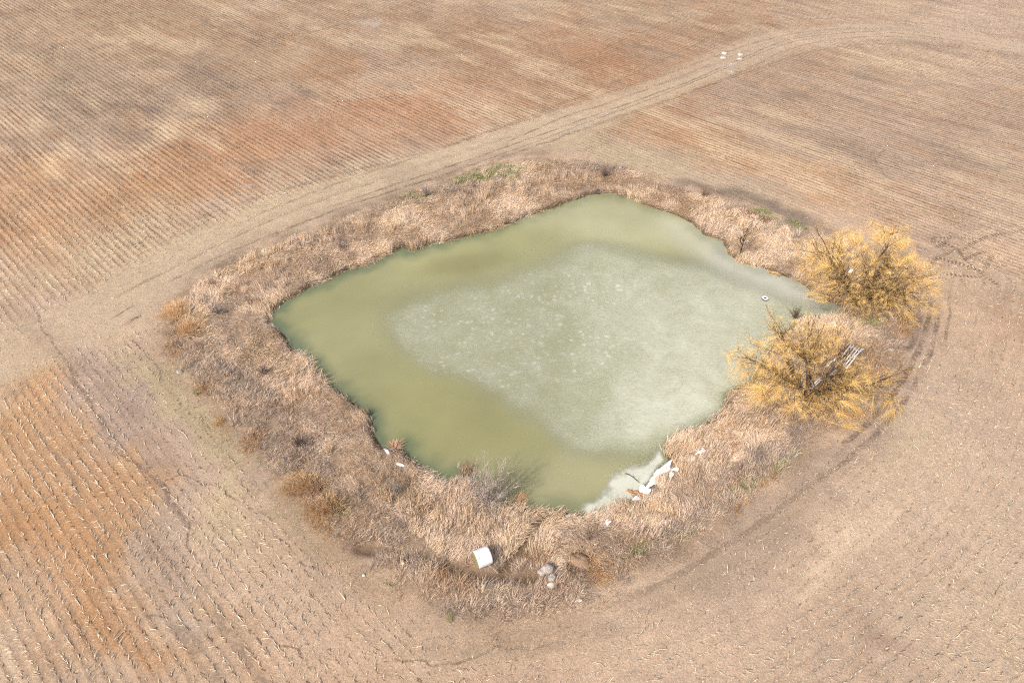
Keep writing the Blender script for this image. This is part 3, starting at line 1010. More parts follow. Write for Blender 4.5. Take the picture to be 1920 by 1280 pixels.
RILLS = [
    ([(55, 560), (70, 600), (95, 640), (130, 690), (160, 740), (190, 800), (220, 850), (262, 880), (300, 910), (330, 950), (350, 985), (352, 1030), (372, 1060), (388, 1090), (372, 1112)], .34, DK),
    ([(300, 905), (330, 894), (350, 896), (372, 905), (400, 914), (430, 930), (460, 950), (472, 968)], .26, DK),
    ([(470, 945), (505, 975), (520, 1000), (550, 1030), (568, 1062), (600, 1070), (630, 1052), (660, 1050)], .24, DK),
    ([(250, 868), (300, 905), (318, 935), (342, 968), (350, 990)], .7, (168, 144, 130)),
    ([(130, 700), (165, 745), (185, 790), (240, 860)], .8, (172, 148, 134)), ([(322, 1070), (338, 1095), (350, 1115)], .3, (150, 126, 116)),
    ([(395, 1040), (420, 1066), (440, 1072)], .24, (160, 134, 122)), ([(270, 1156), (300, 1152), (318, 1156)], .2, (140, 112, 98)),
    ([(720, 1232), (760, 1240), (830, 1250), (880, 1238), (930, 1222), (1000, 1216), (1030, 1205), (1080, 1196)], .26, DK),
    ([(960, 1216), (990, 1222), (1018, 1208)], .16, DK), ([(750, 1262), (768, 1250)], .2, (118, 92, 78)), ([(1085, 1196), (1110, 1184)], .2, DK),
    ([(520, 1205), (560, 1212), (572, 1230), (590, 1238)], .2, (140, 112, 98)), ([(206, 600), (240, 578), (262, 566)], .22, (130, 104, 90)),
    ([(228, 614), (250, 598), (268, 590)], .8, (120, 108, 88)), ([(60, 800), (80, 830), (110, 860), (140, 920), (150, 950)], .5, (176, 150, 132)),
    ([(400, 1130), (420, 1180), (450, 1230), (480, 1262), (520, 1290)], .7, (172, 150, 136)), ([(310, 1160), (350, 1190), (380, 1240), (400, 1290)], 1.2, (176, 156, 140)),
    ([(230, 620), (255, 645), (285, 680), (310, 715)], .22, (108, 90, 76)), ([(372, 780), (384, 795), (398, 812)], .4, (100, 84, 74)),
]
for k, (pts, wdt, colr) in enumerate(RILLS):
    ribbon('drainage_rill', pts, wdt * .9, colr, cover=.9, lift=0.014 + 0.0012 * k, wob=.42, step=.18, smooth=10)
ribbon('puddle_sheen', [(1338, 128), (1350, 128), (1366, 124), (1384, 116)], 1.6, (236, 224, 214), lift=.06, cover=1.8)  # puddles: mirrored sky painted as whitish ribbons, here and below
ribbon('puddle_sheen', [(1362, 137), (1372, 137), (1378, 136)], 1.8, (240, 230, 222), lift=.066, cover=1.8)
ribbon('puddle_sheen', [(440, 352), (465, 349), (482, 346)], .9, (232, 222, 214), lift=.06, cover=1.3)
ribbon('puddle_sheen', [(672, 42), (690, 47), (712, 54)], 1.6, (220, 204, 190), lift=.06, cover=1.2)


# ------------------------------------------------------------------ corn stubble and straw litter
def in_view(n, ymax=175.0, margin=9.0):
    """random points on the part of the field the camera sees, even per square metre"""
    out = []
    while sum(len(a) for a in out) < n:
        y = rng.uniform(13, ymax, n)
        x = rng.uniform(-150, 150, n)
        half = (y * math.cos(PITCH) + CAM_H * math.sin(PITCH)) * 0.75 + margin
        k = np.abs(x) < half
        out.append(np.stack([x[k], y[k]], 1))
    return np.concatenate(out)[:n]


def snap_rows(p):
    x, y = p[:, 0], p[:, 1]
    h = headland_mask(x, y)
    d, s, gx_, gy_, _ = seg_dist(x, y, HEAD, False)
    u = np.where(h, np.where(s < 0, d, -d), x * ROWN[0] + y * ROWN[1]) / ROW
    nx_ = np.where(h, np.where(s < 0, gx_, -gx_), ROWN[0])
    ny_ = np.where(h, np.where(s < 0, gy_, -gy_), ROWN[1])
    off = (np.round(u) - u) * ROW + rng.normal(0, .035, len(x)) + (fbm(x, y, 5, 44, 2) - .5) * .16
    return np.stack([x + nx_ * off, y + ny_ * off], 1), np.stack([-ny_, nx_], 1), h


def field_keep(p):
    _, dp, df = terrain(p[:, 0], p[:, 1])
    dt = TRACK_D(p[:, 0], p[:, 1])
    return df, dt


pts = in_view(170000)
pts, rdir, hmask = snap_rows(pts)
df, dt = field_keep(pts)
x, y = pts[:, 0], pts[:, 1]
dens = 0.35 + 0.9 * sstep(.35, .6, fbm(x, y, 6, 101, 4))
dens *= sstep(.3, 3.0, df) * (.45 + .55 * sstep(3, 12, df)) * (0.12 + 0.88 * sstep(2.2, 5.0, dt))
dens *= 1 - .8 * BAND_D(x, y)
dens *= np.where(hmask, 1.7, 1.25 - .25 * sstep(45, 70, y))
left_strip = px_weight(x, y, 0, 330, 820, 190, 70, 50)
dens *= 1 - .55 * left_strip
dens *= 1 - .5 * px_weight(x, y, 0, 130, 660, 140, 90, 30)
k = rng.uniform(0, 1, len(x)) < dens
pts, rdir, hmask, df = pts[k], rdir[k], hmask[k], df[k]
x, y = pts[:, 0], pts[:, 1]
n = len(x)
# stalks lie over in drifts: the local lay swings either side of across-the-row
lay = (fbm(x, y, 3.5, 111, 3) - .5) * 4.2 + rng.normal(0, .42, n)
base_ang = np.arctan2(rdir[:, 1], rdir[:, 0]) + lay
ln = np.clip(rng.gamma(4.0, .07, n), .12, .70)
elev = np.clip(rng.normal(.22, .22, n), 0.0, 1.2)
vec = np.stack([np.cos(base_ang) * np.cos(elev), np.sin(base_ang) * np.cos(elev), np.sin(elev)], 1) * ln[:, None]
rad = rng.uniform(.013, .024, n)
zz = terrain(x, y)[0] + rad
tone = np.clip(fbm(x, y, 12, 121, 3) * 1.3 - .15, 0, 1)[:, None]
c = lin((246, 226, 190), 1.5) * (1 - tone) + lin((240, 226, 204), 1.5) * tone
c = np.clip(c * (rng.uniform(.5, 1.15, n) * (1 - .42 * sstep(62, 95, y)))[:, None], 0, .8)
v, t, cc = prisms(np.column_stack([x, y, zz]), vec, rad, c)
stub = mesh_np('corn_stubble', v, t, M_STRAW, cc)
tag(stub, 'rows of cut pale corn stubble standing across the field', 'stubble', kind='stuff')

# dark rotted leaf trash that gathers along the rows
pts = in_view(85000)
pts, rdir, hmask = snap_rows(pts)
pts += rng.normal(0, .05, pts.shape)
df, dt = field_keep(pts)
x, y = pts[:, 0], pts[:, 1]
dens = (0.15 + 1.1 * sstep(.42, .62, fbm(x, y, 7, 131, 4))) * sstep(.2, 2, df) * (0.15 + .85 * sstep(2, 5, dt))
dens *= np.where(hmask, .55, 1.0)
dens *= 1 - .85 * BAND_D(x, y)
dens = np.maximum(dens, 1.2 * px_weight(x, y, 0, 1690, 1225, 70, 34, 30))
k = rng.uniform(0, 1, len(x)) < dens
pts, rdir = pts[k], rdir[k]
x, y = pts[:, 0], pts[:, 1]
n = len(x)
ang = np.arctan2(rdir[:, 1], rdir[:, 0]) + rng.normal(0, .5, n)
L_ = rng.uniform(.08, .34, n)
W_ = rng.uniform(.014, .04, n)
ax = np.stack([np.cos(ang), np.sin(ang)], 1)
bx = np.stack([-np.sin(ang), np.cos(ang)], 1)
z0 = terrain(x, y)[0] + .012
v = np.empty((n, 4, 3))
for q, (sa, sb) in enumerate(((-1, -1), (1, -1), (1, 1), (-1, 1))):
    v[:, q, :2] = pts + ax * (sa * L_ / 2)[:, None] + bx * (sb * W_ / 2)[:, None]
    v[:, q, 2] = z0 + rng.uniform(0, .05, n)
f = (np.arange(n)[:, None] * 4 + np.arange(4)[None])
c = lin((126, 100, 84)) * rng.uniform(.6, 1.5, n)[:, None]
trash = mesh_np('leaf_trash', v.reshape(-1, 3), f, M_STRAW, np.repeat(c, 4, 0))
tag(trash, 'dark rotted leaf trash lying along the stubble rows', 'plant litter', kind='stuff')

# loose straw: thin everywhere, thick in the washed drifts
pts = in_view(90000, 130)
x, y = pts[:, 0], pts[:, 1]
_, dp, df = terrain(x, y)
dens = (.10 + .25 * sstep(.45, .65, fbm(x, y, 5, 141, 4))) * (1 - .7 * sstep(60, 95, y))
for b, kk in [((190, 490, 170, 60, -20), .85), ((250, 440, 120, 40, -30), .7), ((1850, 1200, 130, 90, -20), .9), ((1790, 1090, 90, 60, -30), .55),
              ((1250, 1230, 120, 40, -25), .35), ((640, 1250, 120, 40, 0), .3), ((60, 1250, 90, 60, 0), .4), ((1330, 1170, 70, 30, -25), .5),
              ((330, 600, 60, 30, 0), .2), ((640, 355, 130, 16, -20), .4), ((480, 400, 140, 20, -26), .35)]:
    dens = np.maximum(dens, kk * px_weight(x, y, 0, *b))
dens *= sstep(.4, 2.0, df)
k = rng.uniform(0, 1, len(x)) < dens
x, y = x[k], y[k]
n = len(x)
big = px_weight(x, y, 0, 1850, 1200, 150, 110, -20)
drift = px_weight(x, y, 0, 230, 470, 200, 80, -20)
ang = np.where(rng.uniform(0, 1, n) < .55 * np.maximum(big, drift), np.where(big > drift, 2.2, 0.62) + rng.normal(0, .3, n), rng.uniform(0, math.pi * 2, n))
ln = rng.uniform(.12, .40, n) * (1 + 1.0 * big * rng.uniform(0, 1, n))
vec = np.stack([np.cos(ang), np.sin(ang), rng.uniform(-.02, .18, n)], 1) * ln[:, None]
rad = rng.uniform(.010, .019, n)
c = np.clip(lin((246, 226, 188), 1.45) * (rng.uniform(.5, 1.15, n) * (1 - .45 * sstep(55, 90, y)))[:, None], 0, .8)
v, t, cc = prisms(np.column_stack([x, y, terrain(x, y)[0] + rad]), vec, rad, c)
litter = mesh_np('straw_litter', v, t, M_STRAW, cc)
tag(litter, 'loose broken corn straw scattered between the rows', 'straw', kind='stuff')

# soil clods
pts = in_view(30000, 70)
x, y = pts[:, 0], pts[:, 1]
_, dp, df = terrain(x, y)
k = (df > .6) & (rng.uniform(0, 1, len(x)) < .2 + sstep(.45, .6, fbm(x, y, 4, 151, 3)))
x, y = x[k], y[k]
n = len(x)
r = rng.uniform(.02, .075, n)
o8 = np.array([(1, 0, 0), (0, 1, 0), (-1, 0, 0), (0, -1, 0), (0, 0, .8)])
v = np.column_stack([x, y, terrain(x, y)[0]])[:, None, :] + (o8[None] * rng.uniform(.6, 1.3, (n, 5, 1))) * r[:, None, None]
t = (np.arange(n)[:, None, None] * 5 + np.array([(0, 1, 4), (1, 2, 4), (2, 3, 4), (3, 0, 4)])[None]).reshape(-1, 3)
cb = soil_colour(x, y, np.full(n, 99.), np.full(n, 99.)) * rng.uniform(.6, 1.05, n)[:, None]
clods = mesh_np('soil_clods', v.reshape(-1, 3), t, M_STRAW, np.repeat(cb, 5, 0))
tag(clods, 'small crumbs and clods of dry field soil', 'soil', kind='stuff')

# snow lying on the bank: place, edge in picture offsets, description, thickness, height of the ground there
SNOWS = [
    (1240, 882, [(-28, 28), (-20, 12), (-8, -4), (8, -18), (20, -24), (20, -10), (17, 0), (6, 6), (-4, 12), (-6, 20), (-12, 26), (-24, 30)], 'largest, long white snow streak beside the shore ice', .22, -.5),
    (1208, 916, [(-11, 4), (-4, -10), (6, -4), (12, 2), (10, 8), (0, 8)], 'wedge of snow at the thick end of the stranded log', .2, -.6),
    (1194, 932, [(-8, 2), (-2, -6), (6, -2), (8, 4), (0, 4)], 'little snow patch just below the log, by the water', .16, -.6),
    (1266, 880, [(-8, 1), (-2, -3), (6, -5), (8, 1), (5, 5), (0, 3)], 'ragged small snow arm off the end of the long streak', .2, -.45),
    (1259, 889, [(-6, 5), (-5, -2), (0, -6), (6, -2), (4, 3), (-2, 6)], 'small lumpy snow blob tucked below the long streak', .2, -.4),
    (1299, 861, [(-5, 2), (-4, -4), (0, -6), (5, -3), (5, 3), (0, 6)], 'round snow blob alone in the tan grass', .22, -.3),
    (1314, 845, [(-10, 6), (-8, 1), (0, -3), (4, -9), (8, -4), (13, 0), (6, 4), (-2, 4)], 'star-shaped snow patch next to the round blob', .22, -.25),
    (1139, 979, [(-5, 4), (-5, -2), (-1, -7), (2, -2), (8, 0), (3, 4), (0, 8)], 'three-lobed snow patch in the dark rusty weeds', .24, -.5),
    (1180, 957, [(-6, -2), (-2, 1), (1, -4), (2, 0), (8, 0), (3, 4), (0, 5)], 'tiny broken snow patch above the three-lobed one', .2, -.6),
    (724, 845, [(-5, -6), (2, -5), (6, 1), (9, 10), (3, 8), (-2, 2)], 'lacy snow patch in the reeds by the water tuft', .2, -.6),
    (750, 873, [(-9, -1), (-2, -4), (10, 2), (6, 4), (-4, 3)], 'smooth oval snow patch on the left reed bank', .22, -.6),
    (810, 895, [(-4, 0), (2, -3), (6, 0), (2, 2)], 'small snow dab at the reed edge towards the round shrub', .2, -.7),
]

# ------------------------------------------------------------------ growth on the pond bank
cand = rng.uniform((-40, 14), (44, 100), (60000, 2))
x, y = cand[:, 0], cand[:, 1]
dp = POND_D(x, y)
df = FRINGE_D(x, y)
nz1 = fbm(x, y, 4, 201, 4)
k = (dp > .02) & (df < .6 + (nz1 - .5) * 2.5)
ditch = np.where(y < 60, DITCH_D(x, y), 99)
gul = np.where(y < 60, GULLY_D(x, y), 99)
k &= (ditch + (nz1 - .5) * 1.2 > .4) & (gul > .45)
for sx_, sy_, so_, _, _, sz_ in SNOWS:
    e_ = at(*(np.array(so_, float) * 1.15 + (sx_, sy_)).T, sz_)
    k &= ~inside(x, y, e_)
    k &= ~inside(x, y - .35, e_)
for gp in [(930, 326, 60, 16, -8), (880, 338, 36, 9, -10), (1430, 402, 40, 7, 22), (1490, 424, 30, 6, 25), (1640, 602, 44, 10, 5), (845, 1158, 10, 12, 0), (490, 868, 8, 8, 0)]:
    k &= rng.uniform(0, 1, len(x)) > .8 * px_weight(x, y, -.15, *gp)
bl_ = P(905, 1052, -.15)
k &= np.hypot(x - bl_[0], y - bl_[1]) > 1.0
x, y, dp, df = x[k], y[k], dp[k], df[k]
n = len(x)
t_ = np.clip(dp / (dp - np.minimum(df, -.01)), 0, 1)
north = sstep(50, 62, y)
nA = fbm(x, y, 5, 211, 4)
nB = fbm(x, y, 2.2, 221, 3)
# how much of the pale reed there is: by the water everywhere, all the way up on the far and left bank
reed_w = .25 + 1.35 * (1 - sstep(.30, .75, t_)) + .55 * north + (nA - .5) * 2.6 + (nB - .5) * 1.2
south_right = sstep(-2, 8, x) * (1 - sstep(44, 56, y))
reed_w -= .25 * south_right
weed_w = .12 + .9 * sstep(.35, .8, t_) * (1 - .55 * north) + (fbm(x, y, 6, 231, 4) - .5) * 2.2
for b, s_ in [((450, 720, 60, 40, 50), .8), ((520, 800, 70, 40, 50), .8), ((620, 870, 80, 36, 40), .7), ((440, 575, 50, 22, -20), .8),
              ((840, 350, 50, 16, -10), .6), ((1140, 322, 60, 14, 5), .7), ((600, 460, 90, 14, -20), .5), ((1400, 870, 90, 40, -30), .4), ((900, 1130, 130, 40, 0), 1.0),
              ((1160, 1010, 60, 30, 0), .5), ((760, 890, 60, 30, 30), .5)]:
    weed_w += s_ * px_weight(x, y, -.3, *b)
for b, s_ in [((550, 680, 170, 60, 42), 2.0), ((680, 770, 110, 54, 45), 1.8), ((470, 600, 80, 60, 20), 1.2), ((760, 860, 70, 36, 35), 1.0), ((860, 960, 160, 40, 20), .6), ((760, 420, 160, 40, -15), .5), ((1280, 380, 120, 30, 20), .8),
              ((980, 990, 130, 30, 0), .7), ((1290, 900, 60, 40, -30), .7), ((1360, 790, 40, 40, -30), .6), ((430, 610, 60, 40, 0), .4)]:
    reed_w += s_ * px_weight(x, y, -.4, *b)
rim = sstep(.78, 1.0, t_)
is_reed = (reed_w > weed_w) & (rim < .75)
short = rim > rng.uniform(.35, 1.0, n)
kill = rng.uniform(0, 1, n)
# clumps thin out towards the rim
keep = (kill < np.where(short, .55, .97)) & (fbm(x, y, 1.1, 261, 2) > .27)
x, y, t_, is_reed, short, nA, nB, dp, df = [a[keep] for a in (x, y, t_, is_reed, short, nA, nB, dp, df)]
n = len(x)
flow = fbm(x, y, 7, 241, 3) * 9.0 + fbm(x, y, 2.0, 251, 2) * 2.2
ox, oy = np.cos(flow), np.sin(flow)


def clumps_to_blades(idx, per, hh, lean, spread, width, cols, jit=.25, stiff=0.0):
    m = len(idx)
    r = np.repeat(np.arange(m), per)
    i = np.repeat(idx, per)
    N = len(i)
    ang = rng.uniform(0, 2 * math.pi, N)
    rr = spread * np.sqrt(rng.uniform(0, 1, N))
    bx_ = x[i] + np.cos(ang) * rr
    by_ = y[i] + np.sin(ang) * rr
    h_ = hh[r] * rng.uniform(.5, 1.15, N)
    L = lean[r] * rng.uniform(.5, 1.3, N)
    dirx = ox[i] * (1 - jit) + np.cos(ang) * (jit + stiff) + rng.normal(0, .22, N)
    diry = oy[i] * (1 - jit) + np.sin(ang) * (jit + stiff) + rng.normal(0, .22, N)
    ln_ = np.stack([dirx, diry], 1) * L[:, None]
    dpp = np.minimum(dp[i], 3)
    base = np.column_stack([bx_, by_, np.zeros(N)])
    base[:, 2] = np.maximum(terrain(bx_, by_)[0], ZW) - .03
    cc_ = cols[r] * rng.uniform(.62, 1.12, N)[:, None]
    return blades(base, ln_, h_, width * rng.uniform(.7, 1.3, N), cc_)


def palette(idx, cols, noise_sc, seed, jitter=.16, gain=1.65):
    """one colour per clump, drifting between the given picture colours"""
    v_ = np.clip((fbm(x[idx], y[idx], noise_sc, seed, 3) - .28) / .44 + rng.normal(0, .14, len(idx)), 0, .999) * (len(cols) - 1)
    a = np.floor(v_).astype(int)
    f_ = (v_ - a)[:, None]
    C = np.array([lin(c_, gain) for c_ in cols])
    return (C[a] * (1 - f_) + C[np.minimum(a + 1, len(cols) - 1)] * f_) * rng.uniform(1 - jitter, 1 + jitter, len(idx))[:, None]


# matted pale reeds
idx = np.nonzero(is_reed & ~short)[0]
hh = rng.uniform(.18, .55, len(idx)) * (1.0 - .25 * t_[idx])
tall = rng.uniform(0, 1, len(idx)) < .35 * sstep(.5, .66, fbm(x[idx], y[idx], 3.5, 331, 3))
hh = np.where(tall, hh + rng.uniform(.4, .8, len(idx)), hh)
lean = np.where(tall, .35, 1.0) * rng.uniform(.5, 1.1, len(idx))
cols = palette(idx, [(214, 192, 164), (232, 210, 182), (240, 220, 196), (234, 214, 194), (208, 188, 166)], 1.6, 301, .16, 2.0)
v, t, c = clumps_to_blades(idx, 26, hh, lean, .38, .034, cols, .3)
reeds = mesh_np('reed_bed', v, t, M_GRASS, c)
tag(reeds, 'matted pale tan dead reeds along the water edge', 'reeds', kind='stuff')
# brown and grey weeds
idx = np.nonzero(~is_reed & ~short)[0]
hh = rng.uniform(.22, .7, len(idx))
lean = rng.uniform(.22, .6, len(idx))
cols = palette(idx, [(168, 154, 144), (194, 178, 162), (214, 194, 170), (178, 166, 160), (226, 204, 176), (186, 162, 142)], 1.8, 311, .24, 2.2)
v, t, c = clumps_to_blades(idx, 22, hh, lean, .36, .026, cols, .55, .3)
weeds = mesh_np('dry_weeds', v, t, M_GRASS, c)
tag(weeds, 'grey-brown dead weeds on the outer pond bank', 'weeds', kind='stuff')
# short dead grass at the rim
idx = np.nonzero(short)[0]
hh = rng.uniform(.08, .3, len(idx))
lean = rng.uniform(.12, .35, len(idx))
cols = palette(idx, [(164, 144, 122), (188, 164, 138), (214, 188, 158), (172, 150, 130)], 2.0, 321)
v, t, c = clumps_to_blades(idx, 16, hh, lean, .5, .024, cols, .6)
rimg = mesh_np('rim_grass', v, t, M_GRASS, c)
tag(rimg, 'short trampled dead grass where the bank meets the field', 'grass', kind='stuff')


def patch_blades(name, spots, per_m2, h, lean, width, cols, mat, label, cat, z=-.2):
    V, T, C, nn = [], [], [], 0
    for px, py, ra, rb, tilt in spots:
        o = at(px, py, z)
        s = scale_at(py)
        A = max(ra, rb) / s * 2.6
        m = int(per_m2 * A * A * 4 * 2)
        qx = rng.uniform(o[0] - A, o[0] + A, m)
        qy = rng.uniform(o[1] - A * 1.5, o[1] + A * 1.5, m)
        w_ = px_weight(qx, qy, z, px, py, ra, rb, tilt, (.2, 1.2)) * (0.3 + 1.1 * sstep(.4, .6, fbm(qx, qy, .9, 401, 2)))
        kk = (rng.uniform(0, 1, m) < w_) & (POND_D(qx, qy) > .1)
        qx, qy = qx[kk], qy[kk]
        m = len(qx)
        if not m:
            continue
        an = rng.uniform(0, 6.28, m)
        le = np.stack([np.cos(an), np.sin(an)], 1) * (lean * rng.uniform(.4, 1.2, m))[:, None]
        b_ = np.column_stack([qx, qy, terrain(qx, qy)[0] - .02])
        pal = np.array([lin(c_, 1.5) for c_ in cols])
        cc_ = pal[rng.integers(0, len(pal), m)] * rng.uniform(.7, 1.2, m)[:, None]
        v_, t_2, c_2 = blades(b_, le, h * rng.uniform(.5, 1.2, m), width * rng.uniform(.7, 1.3, m), cc_)
        V.append(v_)
        T.append(t_2 + nn)
        C.append(c_2)
        nn += len(v_)
    o = mesh_np(name, np.concatenate(V), np.concatenate(T), mat, np.concatenate(C))
    tag(o, label, cat, kind='stuff')
    return o


patch_blades('green_grass', [(930, 326, 60, 18, -8), (880, 338, 40, 10, -10), (1430, 402, 40, 8, 22), (1490, 424, 30, 7, 25), (1640, 602, 50, 12, 5), (845, 1158, 12, 14, 0),
                             (490, 868, 9, 9, 0), (1400, 905, 50, 20, -35), (1470, 872, 40, 14, -35), (1290, 1000, 40, 14, -30), (1200, 1030, 50, 12, -30), (680, 950, 8, 8, 0),
                             (585, 894, 8, 7, 0), (735, 1100, 16, 6, 10), (1500, 790, 14, 8, 0), (1098, 1118, 5, 4, 0), (370, 741, 7, 6, 0), (640, 950, 30, 20, 20), (780, 370, 40, 10, 0)],
             150, .26, .2, .034, [(120, 146, 78), (146, 162, 98), (168, 172, 116), (186, 176, 128)], M_GREEN, 'fresh green grass tufts sprouting through the dead bank growth', 'grass')
patch_blades('rusty_weeds', [(1400, 405, 60, 9, 20), (560, 870, 14, 18, 0), (785, 965, 16, 20, 0), (1150, 960, 50, 18, -25), (480, 565, 24, 10, 0), (1275, 800, 20, 12, 0),
                             (1045, 1020, 26, 22, 0), (700, 880, 10, 10, 0), (1390, 880, 10, 22, 10), (395, 535, 20, 10, 0), (1360, 850, 30, 18, -30)],
             60, .5, .25, .028, [(150, 96, 66), (176, 118, 78), (140, 100, 80), (120, 84, 66)], M_GRASS, 'rust-brown dead weed patches on the bank', 'weeds')
patch_blades('ochre_grass', [(790, 1060, 40, 14, 20), (830, 1078, 30, 14, 20), (870, 1100, 30, 12, 0), (1370, 820, 30, 40, 10), (1440, 900, 30, 10, -40), (600, 990, 50, 20, 40),
                             (380, 730, 28, 16, 20), (1390, 950, 30, 10, -40), (420, 800, 20, 20, 40), (330, 660, 26, 16, 0), (1690, 610, 30, 30, 0), (1650, 560, 30, 20, 0),
                             (1600, 790, 40, 20, -20), (1560, 640, 60, 30, 0), (1480, 770, 60, 20, 0), (1620, 690, 40, 40, 0), (470, 835, 20, 30, 40), (1010, 1040, 40, 20, 0)],
             60, .55, .3, .028, [(206, 158, 98), (220, 172, 112), (190, 146, 96), (226, 188, 136)], M_GRASS, 'ochre dead grass growing in patches on the bank', 'grass')


# single tussocks that stand out
def tussock(name, px, py, ra, rb, h, cols, label, group, m=900, lean_xy=(0, 0), z=-.15):
    o = at(px, py, z)
    s = scale_at(py)
    a, b = ra / s, rb / s
    q = rng.normal(0, .5, (m, 2))
    q = q[np.hypot(q[:, 0], q[:, 1]) < 1.05]
    m = len(q)
    bx_ = o[0] + q[:, 0] * a
    by_ = o[1] + q[:, 1] * b
    rr = np.hypot(q[:, 0], q[:, 1])
    le = np.stack([q[:, 0] * .7 + lean_xy[0] + rng.normal(0, .15, m), q[:, 1] * .7 + lean_xy[1] + rng.normal(0, .15, m)], 1) * h
    hh_ = h * (1.05 - .45 * rr) * rng.uniform(.6, 1.15, m)
    zb = terrain(bx_, by_)[0] - .03
    pal = np.array([lin(c_, 1.5) for c_ in cols])
    mixv = np.clip(rng.uniform(0, 1, m) * .6 + .4 * fbm(bx_, by_, .8, 411, 2), 0, .999)
    cc_ = 1.35 * pal[(mixv * len(pal)).astype(int)] * rng.uniform(.7, 1.15, m)[:, None]
    v_, t2, c2 = blades(np.column_stack([bx_, by_, zb]), le, hh_, .026 * rng.uniform(.7, 1.3, m), cc_)
    org = np.array([o[0], o[1], float(terrain(o[0], o[1])[0])])
    ob = mesh_np(name, v_ - org, t2, M_GRASS, c2)
    ob.location = org
    tag(ob, label, 'grass', group)
    return ob


ORG = [(212, 184, 144), (224, 196, 154), (198, 166, 126), (234, 210, 172)]
tussock('grass_tussock', 572, 914, 44, 30, 1.0, ORG, 'long golden tussock on the bank, nearer the green tuft', 'golden tussocks', 1500, (-.2, -.3))
tussock('grass_tussock', 612, 955, 38, 30, 1.0, ORG, 'golden tussock just below the long one, towards the ditch', 'golden tussocks', 1300, (-.1, -.35))
tussock('grass_tussock', 330, 590, 22, 26, 1.3, [(210, 180, 140), (220, 190, 150), (196, 164, 126)], 'tall orange tussock on the far left tip of the bank', 'golden tussocks', 900, (-.1, .2))
tussock('grass_tussock', 352, 620, 30, 32, 1.0, [(206, 174, 134), (220, 190, 150), (194, 162, 124)], 'orange-tan tussock beside the tall orange one', 'golden tussocks', 1000, (.1, -.2))
tussock('grass_tussock', 876, 884, 8, 12, 1.3, [(196, 160, 124), (178, 140, 104), (164, 126, 94)], 'slim upright brown reed tuft beside the round bare shrub', 'reed tufts at the water', 260, (0, .1), ZW)
tussock('grass_tussock', 740, 838, 12, 12, .8, [(222, 190, 160), (204, 170, 138)], 'reed tuft at the water beside the lacy snow', 'reed tufts at the water', 300, (.2, .2), ZW)
tussock('grass_tussock', 968, 936, 14, 14, .9, [(230, 192, 150), (214, 172, 128)], 'pale reed tuft leaning over the water right of the shrub', 'reed tufts at the water', 350, (.3, .3), ZW)
tussock('grass_tussock', 1158, 370, 18, 14, .45, [(140, 116, 84), (166, 136, 98), (110, 92, 70), (190, 160, 120)], 'small grassy islet standing off the far shore', 'islet', 600, (0, 0), ZW)


# ------------------------------------------------------------------ willows
def wander(p0, d0, length, segs, bend_to=None, bend=0.15, wob=0.12, rs=None):
    rs = rs or rng
    p = [np.array(p0, float)]
    d = np.array(d0, float)
    d /= np.linalg.norm(d)
    for i in range(segs):
        d = d + rs.normal(0, wob, 3)
        if bend_to is not None:
            d = d + np.array(bend_to) * bend
        d /= np.linalg.norm(d)
        p.append(p[-1] + d * length / segs)
    return np.array(p)


def twigs_mesh(starts, dirs, lens, width, cols, droop=.25):
    n = len(starts)
    d = dirs / (np.linalg.norm(dirs, axis=1, keepdims=True) + 1e-9)
    side = np.cross(d, rng.normal(0, 1, (n, 3)))
    side /= np.linalg.norm(side, axis=1, keepdims=True) + 1e-9
    v = np.empty((n, 7, 3))
    for k_, (tt, wk) in enumerate(((0, 1), (.4, .8), (.75, .55))):
        c_ = starts + d * (lens * tt)[:, None]
        c_ = c_ + side * (lens * .10 * math.sin(tt * 2.6))[:, None]
        c_[:, 2] -= droop * lens * tt * tt
        s2 = np.cross(d, side) * (width * wk / 2)[:, None]
        v[:, 2 * k_] = c_ - s2
        v[:, 2 * k_ + 1] = c_ + s2
    e_ = starts + d * lens[:, None]
    e_[:, 2] -= droop * lens
    v[:, 6] = e_
    t0 = np.array([(0, 1, 3), (0, 3, 2), (2, 3, 5), (2, 5, 4), (4, 5, 6)])
    t = (np.arange(n)[:, None, None] * 7 + t0[None]).reshape(-1, 3)
    return v.reshape(-1, 3), t, np.repeat(cols, 7, 0)


